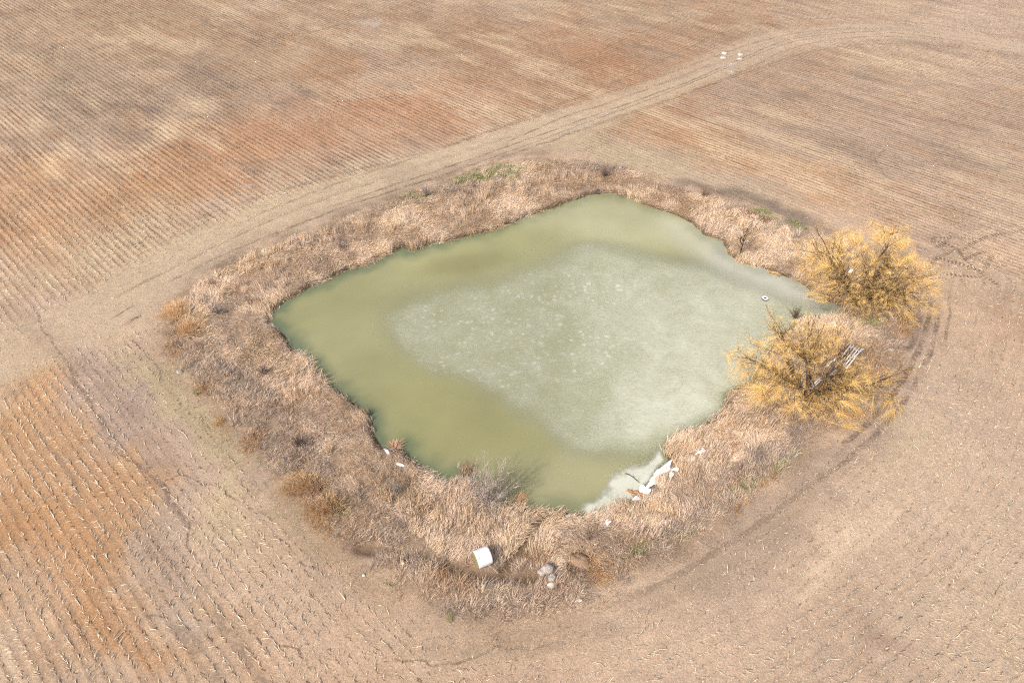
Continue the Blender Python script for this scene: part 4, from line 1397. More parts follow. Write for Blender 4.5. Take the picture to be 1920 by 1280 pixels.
def willow(px, py, R, height, label, nlimb=9, skew=(0, 0), ntw=15, seed=1, dens=1.0, z=-.1, ry=.95, thin=()):
    global rng
    keep_rng, rng = rng, np.random.default_rng(seed)
    bx_, by_ = P(px, py, z)
    bz = float(terrain(bx_, by_)[0])
    root = empty('willow_tree', (bx_, by_, bz))
    tag(root, label, 'tree', 'yellow willows at the pond corner')
    grey = lin((104, 88, 78))
    gt = Geo()
    for k_ in range(4):
        a = k_ * 1.7 + .4
        tube(gt, [(math.cos(a) * .5, math.sin(a) * .5, -.25), (math.cos(a) * .2, math.sin(a) * .2, .35), (0, 0, .9), (.05, .02, 1.3)],
             [.34, .36, .34, .26], grey, 8)
    gt.build('trunk', M_BARK, root)
    starts, dirs, lens, shade, tips = [], [], [], [], []
    cz = height * .50
    for li in range(nlimb):
        g = Geo()
        az = li * 2 * math.pi / nlimb + rng.normal(0, .25)
        el = math.radians(rng.uniform(26, 58)) if li % 3 else math.radians(rng.uniform(62, 80))
        reach = (R * .92 if li % 3 else height * .72) * rng.uniform(.85, 1.1)
        p0 = np.array((math.cos(az) * .22, math.sin(az) * .22, rng.uniform(.3, 1.0)))
        d0 = np.array((math.cos(az) * math.cos(el), math.sin(az) * math.cos(el), math.sin(el)))
        d0[:2] += np.array(skew) * .25
        lp = wander(p0, d0, reach, 9, (math.cos(az), math.sin(az), -.1), .06, .12)
        lr = np.linspace(.24, .06, 10) * rng.uniform(.75, 1.1)
        tube(g, lp, lr, grey * rng.uniform(.6, 1.1), 6)
        for si in range(11):
            f_ = rng.uniform(.22, 1.0)
            i0 = f_ * 9
            a_, b_ = int(min(i0, 8)), i0 - int(min(i0, 8))
            sp = lp[a_] * (1 - b_) + lp[a_ + 1] * b_
            out = sp - np.array((0, 0, cz * .55))
            out /= np.linalg.norm(out) + 1e-6
            sd = out * .8 + rng.normal(0, .55, 3) + np.array((skew[0], skew[1], .25)) * .5
            sl = rng.uniform(1.6, 3.4) * R / 7
            bp_ = wander(sp, sd, sl, 5, (0, 0, 1), .06, .16)
            br = np.linspace(.055, .02, 6)
            tube(g, bp_, br, grey * rng.uniform(.65, 1.3), 4)
            tips.append(bp_[2:])
            for ti in range(6):
                f2 = rng.uniform(.2, 1.0) * 5
                a2 = int(min(f2, 4))
                q = bp_[a_ if False else a2] * (1 - (f2 - a2)) + bp_[a2 + 1] * (f2 - a2)
                o2 = q - np.array((0, 0, cz * .5))
                o2 /= np.linalg.norm(o2) + 1e-6
                d2 = o2 * .7 + rng.normal(0, .6, 3) + (0, 0, .2)
                l2 = rng.uniform(.8, 1.7) * R / 7
                cp_ = wander(q, d2, l2, 3, (0, 0, 1), .05, .15)
                tips.append(cp_[1:])
                tube(g, cp_, np.linspace(.020, .009, 4), lin((170, 134, 84)) * rng.uniform(.6, 1.15), 3)
                m = ntw
                ff = rng.uniform(0, 1, m) * 2.999
                ia = ff.astype(int)
                fr = (ff - ia)[:, None]
                st_ = cp_[ia] * (1 - fr) + cp_[ia + 1] * fr
                dd_ = o2[None] * .65 + rng.normal(0, .55, (m, 3)) + np.array((skew[0] * .3, skew[1] * .3, .12))
                starts.append(st_)
                dirs.append(dd_)
                lens.append(rng.uniform(.5, 1.35, m) * R / 7)
                shade.append(rng.uniform(.8, 1.1) * np.ones(m))
        g.build('limb', M_BARK, root)
    st_, dd_, ll, sh = np.concatenate(starts), np.concatenate(dirs), np.concatenate(lens), np.concatenate(shade)
    # long shoots from the outer branches fill the crown out to its rounded edge
    bpnt = np.concatenate(tips)
    q = rng.normal(0, 1, (int(26000 * dens), 3))
    q /= np.linalg.norm(q, axis=1, keepdims=True)
    az_ = np.arctan2(q[:, 1], q[:, 0])
    lump = 1 + .16 * np.sin(3 * az_ + seed) + .10 * np.sin(7 * az_ + 2 * seed) + .14 * (fbm(q[:, 0] * 6 + seed, q[:, 2] * 6 + q[:, 1] * 6, 1.5, seed, 3) - .5) * 2
    q = q * (np.sqrt(rng.uniform(.25, 1.0, len(q))) * lump)[:, None] * (R, R * ry, height * .46)
    q += (skew[0] * R, skew[1] * R, height * .52)
    q = q[q[:, 2] > .5]
    near_i = np.empty(len(q), int)
    for i0 in range(0, len(q), 500):
        dd2 = ((q[i0:i0 + 500, None, :] - bpnt[None]) ** 2).sum(2) + (bpnt[None, :, 2] > q[i0:i0 + 500, None, 2] + .8) * 9.0
        near_i[i0:i0 + 500] = dd2.argmin(1)
    vv_ = q - bpnt[near_i]
    L2 = np.linalg.norm(vv_, axis=1)
    kk = (L2 > .25) & (L2 < 3.0)
    st_ = np.concatenate([st_, bpnt[near_i][kk]])
    dd_ = np.concatenate([dd_, vv_[kk]])
    ll = np.concatenate([ll, L2[kk]])
    sh = np.concatenate([sh, rng.uniform(.85, 1.15, kk.sum())])
    # the crown is thinner where the slat panels show through
    to_cam = np.array((0, 0, CAM_H)) - np.array(root.location)
    drop = np.zeros(len(st_), bool)
    for gpx, gpy in thin:
        c0 = np.array((*P(gpx, gpy, .6), .6)) - np.array(root.location)
        ray = (to_cam - c0) / np.linalg.norm(to_cam - c0)
        rel = st_ + dd_ / (np.linalg.norm(dd_, axis=1, keepdims=True) + 1e-9) * (ll * .6)[:, None] - c0
        off = np.linalg.norm(rel - (rel @ ray)[:, None] * ray[None], axis=1)
        drop |= (off < 1.1) & (rng.uniform(0, 1, len(st_)) < .8)
    st_, dd_, ll, sh = st_[~drop], dd_[~drop], ll[~drop], sh[~drop]
    m = len(st_)
    pal = np.array([lin((230, 190, 112), 1.75), lin((222, 178, 98), 1.75), lin((236, 204, 138), 1.75), lin((206, 168, 100), 1.6), lin((206, 174, 128), 1.55)])
    cc_ = pal[rng.integers(0, len(pal), m)] * (sh * rng.uniform(.8, 1.15, m))[:, None]
    v_, t2, c2 = twigs_mesh(st_, dd_, ll, rng.uniform(.006, .0105, m), cap(cc_, .78), .18)
    mesh_np('crown', v_, t2, M_TWIG, c2, root)
    rng = keep_rng
    return root


willow(1604, 568, 7.4, 9.2, 'yellow willow with the denser crown and a white jug caught in it', 12, (.03, .05), 7, 11, 1.0)
willow(1512, 748, 7.6, 6.9, 'yellow willow spreading over the ice, white slat panels lying under it', 11, (-.10, .04), 8, 23, .85, ry=.86, thin=((1592, 661), (1536, 718), (1560, 692)))


# ------------------------------------------------------------------ bare shrubs and the sapling
def bare_shrub(name, px, py, R, H, label, stems=26, col=(176, 156, 146), z=-.5, seed=5, group=None, sub=9, twig_w=.016, stem_r=.022):
    global rng
    keep_rng, rng = rng, np.random.default_rng(seed)
    bx_, by_ = P(px, py, z)
    bz = max(float(terrain(bx_, by_)[0]), ZW) - .03
    root = empty(name, (bx_, by_, bz))
    tag(root, label, 'shrub', group)
    g = Geo()
    S, D, L = [], [], []
    for k_ in range(stems):
        az = rng.uniform(0, 2 * math.pi)
        tilt = abs(rng.normal(0, .55))
        tilt = min(tilt, 1.25)
        ln_ = (H * math.cos(tilt) + R * math.sin(tilt)) * rng.uniform(.6, 1.0)
        d0 = (math.sin(tilt) * math.cos(az), math.sin(tilt) * math.sin(az), math.cos(tilt))
        p_ = wander((rng.normal(0, .09), rng.normal(0, .09), 0), d0, ln_, 5, (0, 0, 1), .05, .09)
        tube(g, p_, np.linspace(stem_r, .008, 6), lin(col) * rng.uniform(.6, 1.2), 4)
        f_ = rng.uniform(.25, 1, sub * 2) * 4.999
        a_ = f_.astype(int)
        S.append(p_[a_] * (1 - (f_ - a_))[:, None] + p_[a_ + 1] * (f_ - a_)[:, None])
        D.append(np.array(d0)[None] * .7 + rng.normal(0, .5, (len(f_), 3)) + (0, 0, .2))
        L.append(rng.uniform(.25, .7, len(f_)) * (R + H) / 4.2)
    g.build('stems', M_BARK, root)
    S, D, L = np.concatenate(S), np.concatenate(D), np.concatenate(L)
    c_ = lin(col, 1.1)[None] * rng.uniform(.6, 1.3, len(S))[:, None]
    v_, t2, c2 = twigs_mesh(S, D, L, np.full(len(S), twig_w), c_, 0.05)
    tag(mesh_np('twigs', v_, t2, M_BARK, c2, root), kind='stuff')
    rng = keep_rng
    return root


bare_shrub('bare_shrub', 914, 948, 2.4, 4.5, 'round bare grey shrub overhanging the green water', 60, (206, 190, 178), -.6, 31, sub=14, twig_w=.02)
bare_shrub('bare_shrub', 866, 892, .6, 1.9, 'spindly bare shrub standing beside the round grey one', 7, (186, 160, 130), -.7, 32, sub=6)
bare_shrub('bare_shrub', 1132, 332, 2.0, 1.7, 'low grey bush behind the far tip of the pond', 34, (150, 130, 124), -.2, 33)
bare_shrub('bare_shrub', 408, 588, 1.5, 1.6, 'silvery bare bush between the tall orange tussock and the reeds', 30, (176, 166, 164), -.2, 34)
bare_shrub('bare_shrub', 1318, 372, 1.4, 1.2, 'brown twiggy bush behind the far reeds, facing the sapling', 20, (150, 124, 104), -.2, 35)
bare_shrub('bare_shrub', 800, 372, 1.6, 1.4, 'grey bush in the far reeds near the green grass patch', 26, (170, 156, 152), -.3, 36)
bare_shrub('bare_shrub', 560, 838, 1.5, 1.3, 'dark plum bush above the golden tussocks', 30, (134, 112, 104), -.2, 37)
bare_shrub('bare_shrub', 1105, 1010, 1.3, 1.5, 'grey fan-shaped bush above the orange mound', 24, (176, 152, 132), -.3, 38)
bare_shrub('bare_shrub', 744, 925, 1.1, 1.5, 'pale grey stems below the round snow blob on the reeds', 20, (176, 164, 156), -.4, 39)
bare_shrub('bare_shrub', 1490, 596, 1.6, 1.3, 'dark leafless bush in the water between the two willows', 26, (116, 104, 84), ZW, 40)
bare_shrub('bare_shrub', 496, 700, 1.5, 1.2, 'grey stalky bush on the left bank behind the pale reeds', 26, (158, 140, 132), -.2, 41)
bare_shrub('bare_shrub', 640, 468, 1.4, 1.1, 'greyish bush among pale reeds on the far left bank', 22, (168, 150, 146), -.3, 42)


def sapling():
    global rng
    keep_rng, rng = rng, np.random.default_rng(77)
    bx_, by_ = P(1385, 482, ZW)
    root = empty('bare_sapling', (bx_, by_, ZW - .1))
    tag(root, 'slender dark bare sapling leaning at the water edge with its reflection', 'tree')
    dk = lin((74, 62, 54))
    g = Geo()
    tp = wander((0, 0, 0), (.12, .05, 1), 4.0, 7, (0.1, 0, 1), .05, .05)
    tube(g, tp, np.linspace(.085, .02, 8), dk, 6)
    g.build('trunk', M_BARK, root)
    S, D, L = [], [], []
    for k_ in range(16):
        g = Geo()
        i_ = rng.integers(2, 7)
        az = rng.uniform(0, 6.28)
        p_ = wander(tp[i_], (math.cos(az) * .75, math.sin(az) * .75, .8), rng.uniform(1.0, 1.9), 5, (0, 0, 1), .08, .1)
        tube(g, p_, np.linspace(.028, .008, 6), dk * rng.uniform(.8, 1.3), 4)
        g.build('branch', M_BARK, root)
        f_ = rng.uniform(.15, 1, 16) * 4.999
        a_ = f_.astype(int)
        S.append(p_[a_] * (1 - (f_ - a_))[:, None] + p_[a_ + 1] * (f_ - a_)[:, None])
        D.append(np.array((math.cos(az) * .6, math.sin(az) * .6, .6))[None] + rng.normal(0, .45, (16, 3)))
        L.append(rng.uniform(.35, .9, 16))
    S, D, L = np.concatenate(S), np.concatenate(D), np.concatenate(L)
    v_, t2, c2 = twigs_mesh(S, D, L, np.full(len(S), .018), dk[None] * rng.uniform(.9, 1.7, len(S))[:, None], 0.05)
    mesh_np('crown', v_, t2, M_BARK, c2, root)
    rng = keep_rng


sapling()

# ------------------------------------------------------------------ the wrapped bale
M_WRAP = plain_mat('white_net_wrap', (.62, .63, .66), .5, .10, 5.0, .35, .3)
M_HAY = plain_mat('weathered_hay', lin((186, 176, 138)), .95, .3, 7.0, .8, .1, lin((112, 116, 76)))
M_DARK = plain_mat('dark_hole', (.03, .03, .04), .9, .1)


def lathe(profile, n=28, jit=0.0, seed=1):
    r_ = np.random.default_rng(seed)
    v, f = [], []
    m = len(profile)
    for i, (x_, r) in enumerate(profile):
        for k_ in range(n):
            a = 2 * math.pi * k_ / n
            rr = r * (1 + jit * r_.normal())
            v.append((x_, rr * math.cos(a), rr * math.sin(a)))
    for i in range(m - 1):
        for k_ in range(n):
            f.append((i * n + k_, i * n + (k_ + 1) % n, (i + 1) * n + (k_ + 1) % n, (i + 1) * n + k_))
    return np.array(v), np.array(f)


def bale():
    bx_, by_ = P(905, 1052, -.15)
    bz = float(terrain(bx_, by_)[0])
    root = empty('round_bale', (bx_, by_, bz), math.radians(25))
    tag(root, 'round hay bale in white wrap lying in the reeds above the ditch', 'bale')
    R = .71
    v, f = lathe([(-.56, R * .985), (-.54, R * 1.0), (-.4, R * 1.01), (-.2, R * 1.005), (0, R * 1.012), (.25, R), (.45, R * 1.008), (.58, R * .99), (.60, R * .96)], 40, .005, 3)
    v[:, 2] *= .94
    v[:, 2] += R * .88
    mesh_np('wrap', v, f, M_WRAP, None, root, smooth=True)
    for s_, xx in ((-1, -.53), (1, .57)):
        v, f = lathe([(xx, R * .975), (xx + s_ * .05, R * .93), (xx + s_ * .085, R * .7), (xx + s_ * .07, R * .4), (xx + s_ * .09, R * .15), (xx + s_ * .09, .001)], 32, .02, 5)
        v[:, 2] *= .94
        v[:, 2] += R * .88
        mesh_np('hay_end', v, f, M_HAY, None, root, smooth=True)
    a = math.radians(62)
    g = Geo()
    cy, czz = -math.cos(a) * R * 1.0, math.sin(a) * R * .945 + R * .88
    tube(g, [(-.34, cy + .03, czz - .05), (-.34, cy - .012, czz + .02)], [.045, .045], lin((60, 50, 60)), 8)
    g.build('wrap_hole', M_DARK, root)


bale()

# ------------------------------------------------------------------ tyre
M_RUBBER = plain_mat('tyre_rubber', (.02, .02, .022), .8, .2, 8.0, .1, .3)
M_FROST = plain_mat('frosted_sidewall', (.66, .67, .68), .8, .25, 9.0, .2, .2)
tx, ty = P(1434, 561, ZW)
tyre = empty('tyre', (tx, ty, ZW + .02))
tag(tyre, 'old tyre with a white upper side lying on the ice', 'tyre')


def torus(R, r, z0, n=32, m=10, a0=0.0, a1=2 * math.pi, sq=1.0):
    v, f = [], []
    full = abs(a1 - a0 - 2 * math.pi) < 1e-6
    mm = m if full else m + 1
    for i in range(n):
        a = 2 * math.pi * i / n
        for k_ in range(mm):
            b = a0 + (a1 - a0) * k_ / m
            rr = R + r * math.copysign(abs(math.cos(b)) ** .7, math.cos(b))
            v.append((rr * math.cos(a), rr * math.sin(a), z0 + r * sq * math.copysign(abs(math.sin(b)) ** .7, math.sin(b))))
    for i in range(n):
        for k_ in range(m):
            k2 = (k_ + 1) % mm
            f.append((i * mm + k_, ((i + 1) % n) * mm + k_, ((i + 1) % n) * mm + k2, i * mm + k2))
    return np.array(v), np.array(f)


v, f = torus(.27, .105, .10, sq=.95)
mesh_np('tread', v, f, M_RUBBER, None, tyre, smooth=True)
v, f = torus(.27, .112, .103, 32, 8, math.radians(38), math.radians(142), .95)
mesh_np('sidewall', v, f, M_FROST, None, tyre, smooth=True)


# ------------------------------------------------------------------ snow left on the bank
M_SNOW = plain_mat('old_snow', (.70, .71, .74), .7, .04, 5.0, .3, .2)


def snow(px, py, outline, label, thick=.10, z=None):
    """outline: picture offsets of the edge from (px, py)"""
    zz_ = -.45 if z is None else z
    o = at(px, py, zz_)
    e_ = at(*(np.array(outline, float) + (px, py)).T, zz_) - o
    e_ = catmull(e_ * .88, 5, True)
    e_ = e_ * (1 + (fbm(e_[:, 0] + px, e_[:, 1], .35, int(px), 3) - .5) * .7)[:, None]
    rings = []
    V, F = [], []
    n_ = len(e_)
    cen = e_.mean(0)
    gz = float(np.max(terrain(e_[:, 0] + o[0], e_[:, 1] + o[1])[0]))
    gz = max(gz, ZW)
    thick *= .4
    prof = [(1.02, -.12), (1.0, .0), (.94, .55), (.8, .85), (.5, 1.0), (.2, 1.05)]
    for fct, hz in prof:
        for q in e_:
            p_ = cen + (q - cen) * fct
            zt = max(float(terrain(np.array([p_[0] + o[0]]), np.array([p_[1] + o[1]]))[0][0]), ZW)
            bump = (float(vnoise(np.array([p_[0] * 5 + px]), np.array([p_[1] * 5]), 3)[0]) - .5) * .05
            V.append((p_[0], p_[1], zt + thick * hz + .06 + (bump if hz > .3 else 0)))
    V.append((cen[0], cen[1], float(terrain(np.array([cen[0] + o[0]]), np.array([cen[1] + o[1]]))[0][0].clip(ZW)) + thick * 1.05 + .06))
    V = np.array(V)
    org = np.array((o[0], o[1], V[:, 2].min()))
    T = []
    for r_ in range(len(prof) - 1):
        for k_ in range(n_):
            a, b = r_ * n_ + k_, r_ * n_ + (k_ + 1) % n_
            T += [(a, b, b + n_), (a, b + n_, a + n_)]
    for k_ in range(n_):
        T.append(((len(prof) - 1) * n_ + k_, (len(prof) - 1) * n_ + (k_ + 1) % n_, len(V) - 1))
    V[:, 2] -= org[2]
    ob = mesh_np('snow_patch', V, np.array(T), M_SNOW, None, smooth=True)
    ob.location = org
    tag(ob, label, 'snow', 'snow patches left on the bank')
    # reeds are pressed flat under the snow
    return ob


for sn in SNOWS:
    snow(*sn)

# ------------------------------------------------------------------ logs, branches, stones and litter
def branch_thing(name, pts, r0, r1, col, label, cat, z=None, sides=(), lift=.12):
    p_ = []
    for px, py in pts:
        a = at(px, py, -.5 if z is None else z)
        zt = max(float(terrain(a[0], a[1])[0]), ZW)
        p_.append((a[0], a[1], zt + lift))
    p_ = np.array(p_)
    org = p_[0].copy()
    sm = catmull(p_ - org, 4)
    sm += np.random.default_rng(int(pts[0][0])).normal(0, r0 * .35, sm.shape)
    root = empty(name, org)
    tag(root, label, cat)
    g = Geo()
    tube(g, sm, np.linspace(r0, r1, len(sm)), lin(col), 6)
    g.build('stem', M_BARK, root)
    for f_, dx, dy, dz, rr in sides:
        g = Geo()
        s_ = sm[int(f_ * (len(sm) - 1))]
        tube(g, wander(s_, (dx, dy, dz), math.sqrt(dx * dx + dy * dy + dz * dz), 4, None, 0, .1), np.linspace(rr, rr * .4, 5), lin(col), 5)
        g.build('side_branch', M_BARK, root)
    return root


branch_thing('stranded_log', [(1176, 921), (1190, 924), (1206, 930)], .15, .13, (196, 140, 100), 'short reddish log stranded at the edge of the shore ice', 'log', ZW, lift=.08)
branch_thing('fallen_branch', [(1171, 889), (1182, 893), (1193, 902), (1198, 906)], .035, .02, (84, 74, 64), 'thin dark branch sticking out over the shore ice', 'branch', ZW,
             [(.5, .1, .5, .3, .012), (.75, .2, .5, .2, .012)], .15)
branch_thing('fallen_branch', [(905, 1054), (915, 1062), (926, 1070), (934, 1076)], .05, .03, (196, 176, 150), 'pale dead limb leaning from the bale into the ditch', 'branch', -.2,
             [(.6, -.3, -.4, .2, .02), (.8, .3, .3, .2, .02)], .3)
branch_thing('fallen_branch', [(1596, 598), (1590, 585), (1588, 570), (1594, 556)], .05, .02, (202, 190, 176), 'bleached forked branch at the foot of the dense willow', 'branch', -.5,
             [(.3, .9, .5, .4, .025), (.55, -.6, .5, .4, .02)], .45)
branch_thing('fallen_branch', [(1590, 625), (1594, 610), (1606, 600), (1614, 594)], .05, .02, (206, 194, 180), 'bleached stick lying between the two willows on the green patch', 'branch', -.3,
             [(.4, -.5, .7, .2, .02)], .4)
branch_thing('fallen_branch', [(1512, 562), (1530, 560), (1548, 562), (1560, 556)], .06, .02, (92, 84, 76), 'dark branch drooping from the dense willow onto the water', 'branch', ZW,
             [(.4, -.4, .6, .2, .02), (.7, .2, .7, .3, .02)], .5)
branch_thing('fallen_branch', [(692, 540 + 535), (700, 1060), (712, 1046)], .03, .015, (190, 170, 146), 'thin pale stick at the head of the ditch', 'branch', -.1, (), .15)
branch_thing('fallen_branch', [(1700, 565), (1712, 570), (1716, 578), (1704, 580)], .04, .02, (120, 108, 100), 'curled grey branch at the field edge below the dense willow', 'branch', 0, (), .15)
branch_thing('shore_log', [(1440, 511), (1452, 513), (1462, 518)], .18, .14, (208, 166, 118), 'stubby pale log lying on the far shore near the tyre', 'log', ZW, (), .12)

M_ROCK = plain_mat('grey_rock', lin((206, 196, 186), 1.25), .95, .35, 6.0, .9, .2, lin((146, 136, 128)))
M_PALEROCK = plain_mat('pale_stone', (.62, .6, .56), .9, .2, 5.0, .4, .2)


def rock(name, px, py, sx, sy, sz, label, cat='stone', mat=None, z=0.0, seed=1, rz=0.0, group=None, sink=.25, amp=.3):
    r_ = np.random.default_rng(seed)
    n, m = 20, 12
    v = []
    for i in range(m + 1):
        th = math.pi * i / m
        for k_ in range(n):
            a = 2 * math.pi * k_ / n
            d = np.array((math.sin(th) * math.cos(a), math.sin(th) * math.sin(a), math.cos(th)))
            v.append(d)
    v = np.array(v)
    planes = r_.normal(0, 1, (9, 3))
    planes /= np.linalg.norm(planes, axis=1, keepdims=True)
    rad = np.ones(len(v))
    for pl in planes:
        dt_ = v @ pl
        rad = np.minimum(rad, np.where(dt_ > .05, r_.uniform(.72, .95) / np.maximum(dt_, .05), 9))
    rad = rad * (1 + amp * .35 * (fbm(v[:, 0] * 2 + seed * 9, v[:, 1] * 2 + v[:, 2] * 3, .7, seed, 3) - .5) * 2)
    v = v * rad[:, None] * (sx, sy, sz)
    f = []
    for i in range(m):
        for k_ in range(n):
            f.append((i * n + k_, (i + 1) * n + k_, (i + 1) * n + (k_ + 1) % n, i * n + (k_ + 1) % n))
    v[:, 2] += sz * (1 - 2 * sink)
    bx_, by_ = P(px, py, z)
    ob = mesh_np(name, v, np.array(f), mat or M_ROCK)
    ob.location = (bx_, by_, float(terrain(bx_, by_)[0]))
    ob.rotation_euler = (0, 0, rz)
    tag(ob, label, cat, group)
    return ob


RG = 'stones dumped below the gully'
rock('boulder', 1026, 1066, .55, .45, .5, 'largest grey boulder of the heap beside the orange mound', seed=2, group=RG)
rock('boulder', 1016, 1072, .35, .3, .3, 'grey boulder on the ditch side of the heap', seed=3, group=RG)
rock('boulder', 1035, 1084, .36, .3, .32, 'pale wedge-shaped boulder at the foot of the heap', seed=4, group=RG, rz=.6)
rock('boulder', 1033, 1097, .3, .25, .18, 'flat pale stone below the wedge-shaped boulder', seed=5, group=RG, mat=M_PALEROCK)
M_CLAY = plain_mat('orange_clay', lin((190, 160, 132)), .95, .3, 4.5, .9, .1, lin((140, 112, 90)))
rock('clay_mound', 1088, 1050, .7, .95, .5, 'bare brown clay mound between the grey stones and the orange grass', 'mound', M_CLAY, 0, 6, .6, None, .46, 1.0)
tussock('grass_tussock', 1108, 1062, 44, 40, .42, [(208, 174, 130), (196, 160, 118), (220, 188, 148), (180, 144, 106)], 'orange grass skirting the clay mound', 'golden tussocks', 3200, (.3, -.3), 0)
tussock('grass_tussock', 1072, 1064, 14, 18, .4, [(110, 84, 62), (140, 106, 76)], 'dark brown tuft added as the shade in the hollow of the clay mound', 'golden tussocks', 300, (-.2, -.3), 0)  # dark blades stand in for the shade of the hollow
rock('white_stone', 682, 1079, .13, .1, .1, 'small white stone lying on bare soil at the ditch end', seed=7, mat=M_PALEROCK)
rock('white_stone', 1087, 1126, .2, .14, .12, 'small white stone on the rim grass below the orange mound', seed=8, mat=M_PALEROCK)
rock('white_stone', 755, 1056, .14, .12, .12, 'small white stone on the ochre grass side of the ditch', seed=9, mat=M_PALEROCK)
rock('white_stone', 337, 698, .35, .3, .16, 'flat grey stone at the field edge of the left bank', seed=10, mat=M_ROCK)
rock('pale_stone', 1670, 585, .6, .25, .18, 'long pale stone slab in the grass at the foot of the dense willow', seed=12, mat=M_ROCK, rz=-.5)
rock('pale_stone', 1672, 655, .4, .32, .14, 'flat stone where the bank meets the rutted headland', seed=13, mat=M_ROCK, rz=.3)

# blocks by the far track
M_BLOCK = plain_mat('pale_concrete', (.42, .385, .36), .9, .15, 3.0, .3, .2)


def block(px, py, sx, sy, sz, label):
    bx_, by_ = P(px, py, .1)
    v = []
    for z_, k_ in ((-.05, 1.0), (sz * .85, 1.0), (sz, .93)):
        for a, b in ((-1, -1), (1, -1), (1, 1), (-1, 1)):
            v.append((a * sx / 2 * k_, b * sy / 2 * k_, z_))
    f = [(i * 4 + k_, i * 4 + (k_ + 1) % 4, (i + 1) * 4 + (k_ + 1) % 4, (i + 1) * 4 + k_) for i in range(2) for k_ in range(4)] + [(8, 9, 10, 11)]
    ob = mesh_np('concrete_block', np.array(v), np.array(f), M_BLOCK)
    ob.location = (bx_, by_, float(terrain(bx_, by_)[0]))
    ob.rotation_euler = (0, 0, -.12)
    tag(ob, label, 'block', 'pale blocks beside the far track')


block(1358, 100, 1.0, .8, .28, 'pale block off the far track, farther of the pair away from the ruts')
block(1356, 108, 1.0, .7, .2, 'pale block off the far track, nearer of the pair away from the ruts')
block(1388, 102, .9, .8, .24, 'pale block at the far track, farther of the pair in the ruts')
block(1387, 110, .9, .6, .16, 'pale block at the far track, nearer of the pair in the ruts')

# white slat panels under the front willow
M_SLAT = plain_mat('weathered_white_board', (.70, .68, .66), .8, .25, 6.0, .2, .2)


def box_mesh(L, W, T):
    b = .12 * min(W, T)
    v = []
    for z_, k_ in ((0, 0), (T - b, 0), (T, b)):
        for a, c_ in ((-1, -1), (1, -1), (1, 1), (-1, 1)):
            v.append((a * (L / 2 - k_), c_ * (W / 2 - k_), z_))
    f = [(i * 4 + k_, i * 4 + (k_ + 1) % 4, (i + 1) * 4 + (k_ + 1) % 4, (i + 1) * 4 + k_) for i in range(2) for k_ in range(4)] + [(8, 9, 10, 11), (3, 2, 1, 0)]
    return np.array(v), np.array(f)


def slat_panel(a_px, b_px, nslat, gap, w, lengths, offs, label, z=.75):
    A, B = np.array(P(*a_px, z)), np.array(P(*b_px, z))
    mid = (A + B) / 2
    d = B - A
    L = np.linalg.norm(d)
    gz = float(terrain(mid[0], mid[1])[0])
    root = empty('slat_panel', (mid[0], mid[1], gz + .42), math.atan2(d[1], d[0]))
    tag(root, label, 'panel', 'white slat panels under the willow')
    for i in range(nslat):
        v, f = box_mesh(L * lengths[i], w, .035)
        s_ = mesh_np('slat', v, f, M_SLAT, None, root)
        s_.location = (offs[i] * L, (i - (nslat - 1) / 2) * gap, .06 + .004 * (i % 2))
        s_.rotation_euler = (0, random.uniform(-.01, .01), random.uniform(-.015, .015))
    for q in (-.36, 0.02, .38):
        v, f = box_mesh((nslat - 1) * gap + w * 1.3, w * .9, .05)
        s_ = mesh_np('crossbar', v, f, M_SLAT, None, root)
        s_.location = (q * L, 0, .0075)
        s_.rotation_euler = (0, 0, math.pi / 2)
    for q in (-.36, .38):
        for sy_ in (-1, 1):
            g = Geo()
            tube(g, [(q * L, sy_ * (nslat - 1) * gap * .45, -.6), (q * L, sy_ * (nslat - 1) * gap * .45, .012)], [.04, .04], lin((150, 140, 130)), 6)
            g.build('leg', M_BARK, root)
    return root


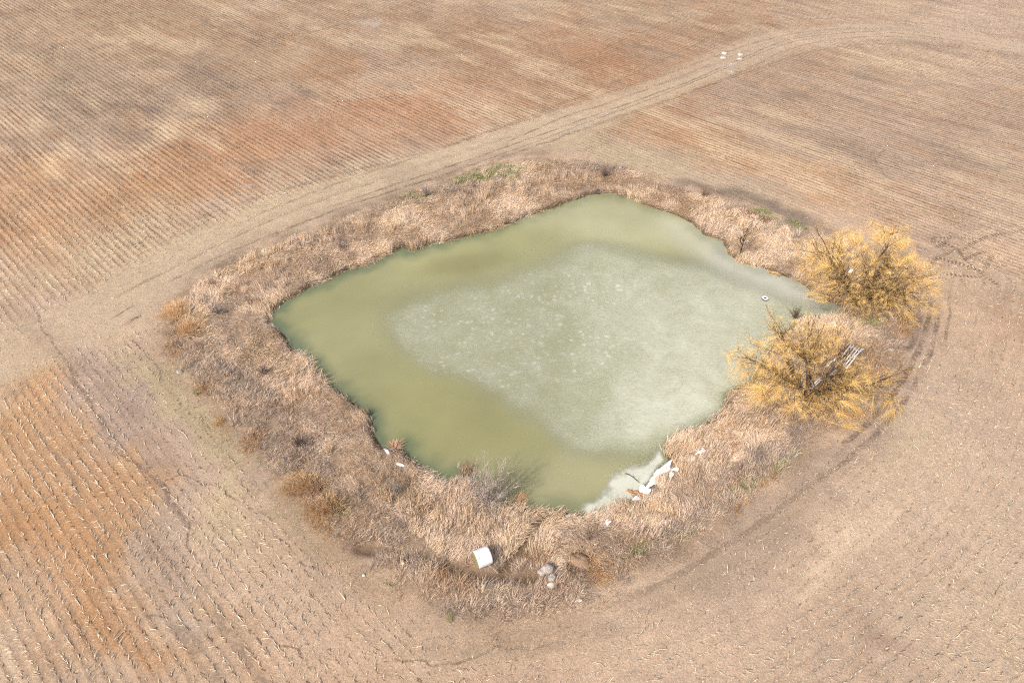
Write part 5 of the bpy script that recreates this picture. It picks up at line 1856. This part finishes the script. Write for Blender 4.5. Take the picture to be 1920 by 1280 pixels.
slat_panel((1577, 680), (1606, 643), 6, .26, .13, [1.0, .95, .9, .98, 1.0, .9], [0, .02, -.02, 0, .01, 0], 'upper white slat panel, nearer the field, under the front willow')
slat_panel((1523, 730), (1549, 706), 5, .22, .13, [1.0, .95, 1.0, .9, 1.0], [0, .03, 0, -.03, 0], 'lower white slat panel, nearer the pond, under the front willow')


def plank(a_px, b_px, w, label, z=.6):
    A, B = np.array(P(*a_px, z)), np.array(P(*b_px, z))
    mid, d = (A + B) / 2, B - A
    v, f = box_mesh(np.linalg.norm(d), w, .04)
    ob = mesh_np('loose_plank', v, f, M_SLAT)
    ob.location = (mid[0], mid[1], float(terrain(mid[0], mid[1])[0]) + .34)
    ob.rotation_euler = (0, 0, math.atan2(d[1], d[0]))
    tag(ob, label, 'plank', 'loose planks by the slat panels')


plank((1550, 682), (1580, 657), .11, 'long white plank along the pond side of the upper slat panel')
plank((1603, 664), (1622, 648), .13, 'short white plank on the field side of the upper slat panel')
plank((1563, 687), (1573, 676), .16, 'short broken plank between the two slat panels, upper one')
plank((1556, 698), (1572, 686), .2, 'wide broken plank bridging the two slat panels')

# white jug in the dense willow, blue tub on the far shore
M_JUG = plain_mat('white_plastic', (.82, .81, .78), .45, .05, 4.0, .05, .4)
M_BLUE = plain_mat('blue_plastic', lin((50, 80, 140)), .4, .2, 4.0, .05, .4)
jx, jy = P(1596, 508, 4.2)
v, f = lathe([(-.3, .001), (-.3, .14), (-.27, .18), (0, .19), (.15, .18), (.24, .11), (.28, .06), (.35, .055), (.35, .001)], 20)
jug = mesh_np('plastic_jug', v, f, M_JUG, None, smooth=True)
jug.location = (jx, jy, 4.2)
jug.rotation_euler = (.3, -.5, .7)
tag(jug, 'white plastic jug caught in the branches of the dense willow', 'jug')
bx_, by_ = P(1120, 361, ZW)
v, f = lathe([(0, .001), (0, .26), (.03, .28), (.42, .33), (.45, .36), (.47, .34), (.42, .30), (.06, .24), (.06, .001)], 20)
v = v[:, [2, 1, 0]]
tub = mesh_np('plastic_tub', v, f, M_BLUE, None, smooth=True)
tub.location = (bx_, by_, ZW - .1)
tub.rotation_euler = (.5, .2, 0)
tag(tub, 'small blue tub washed up at the far tip of the pond', 'tub')
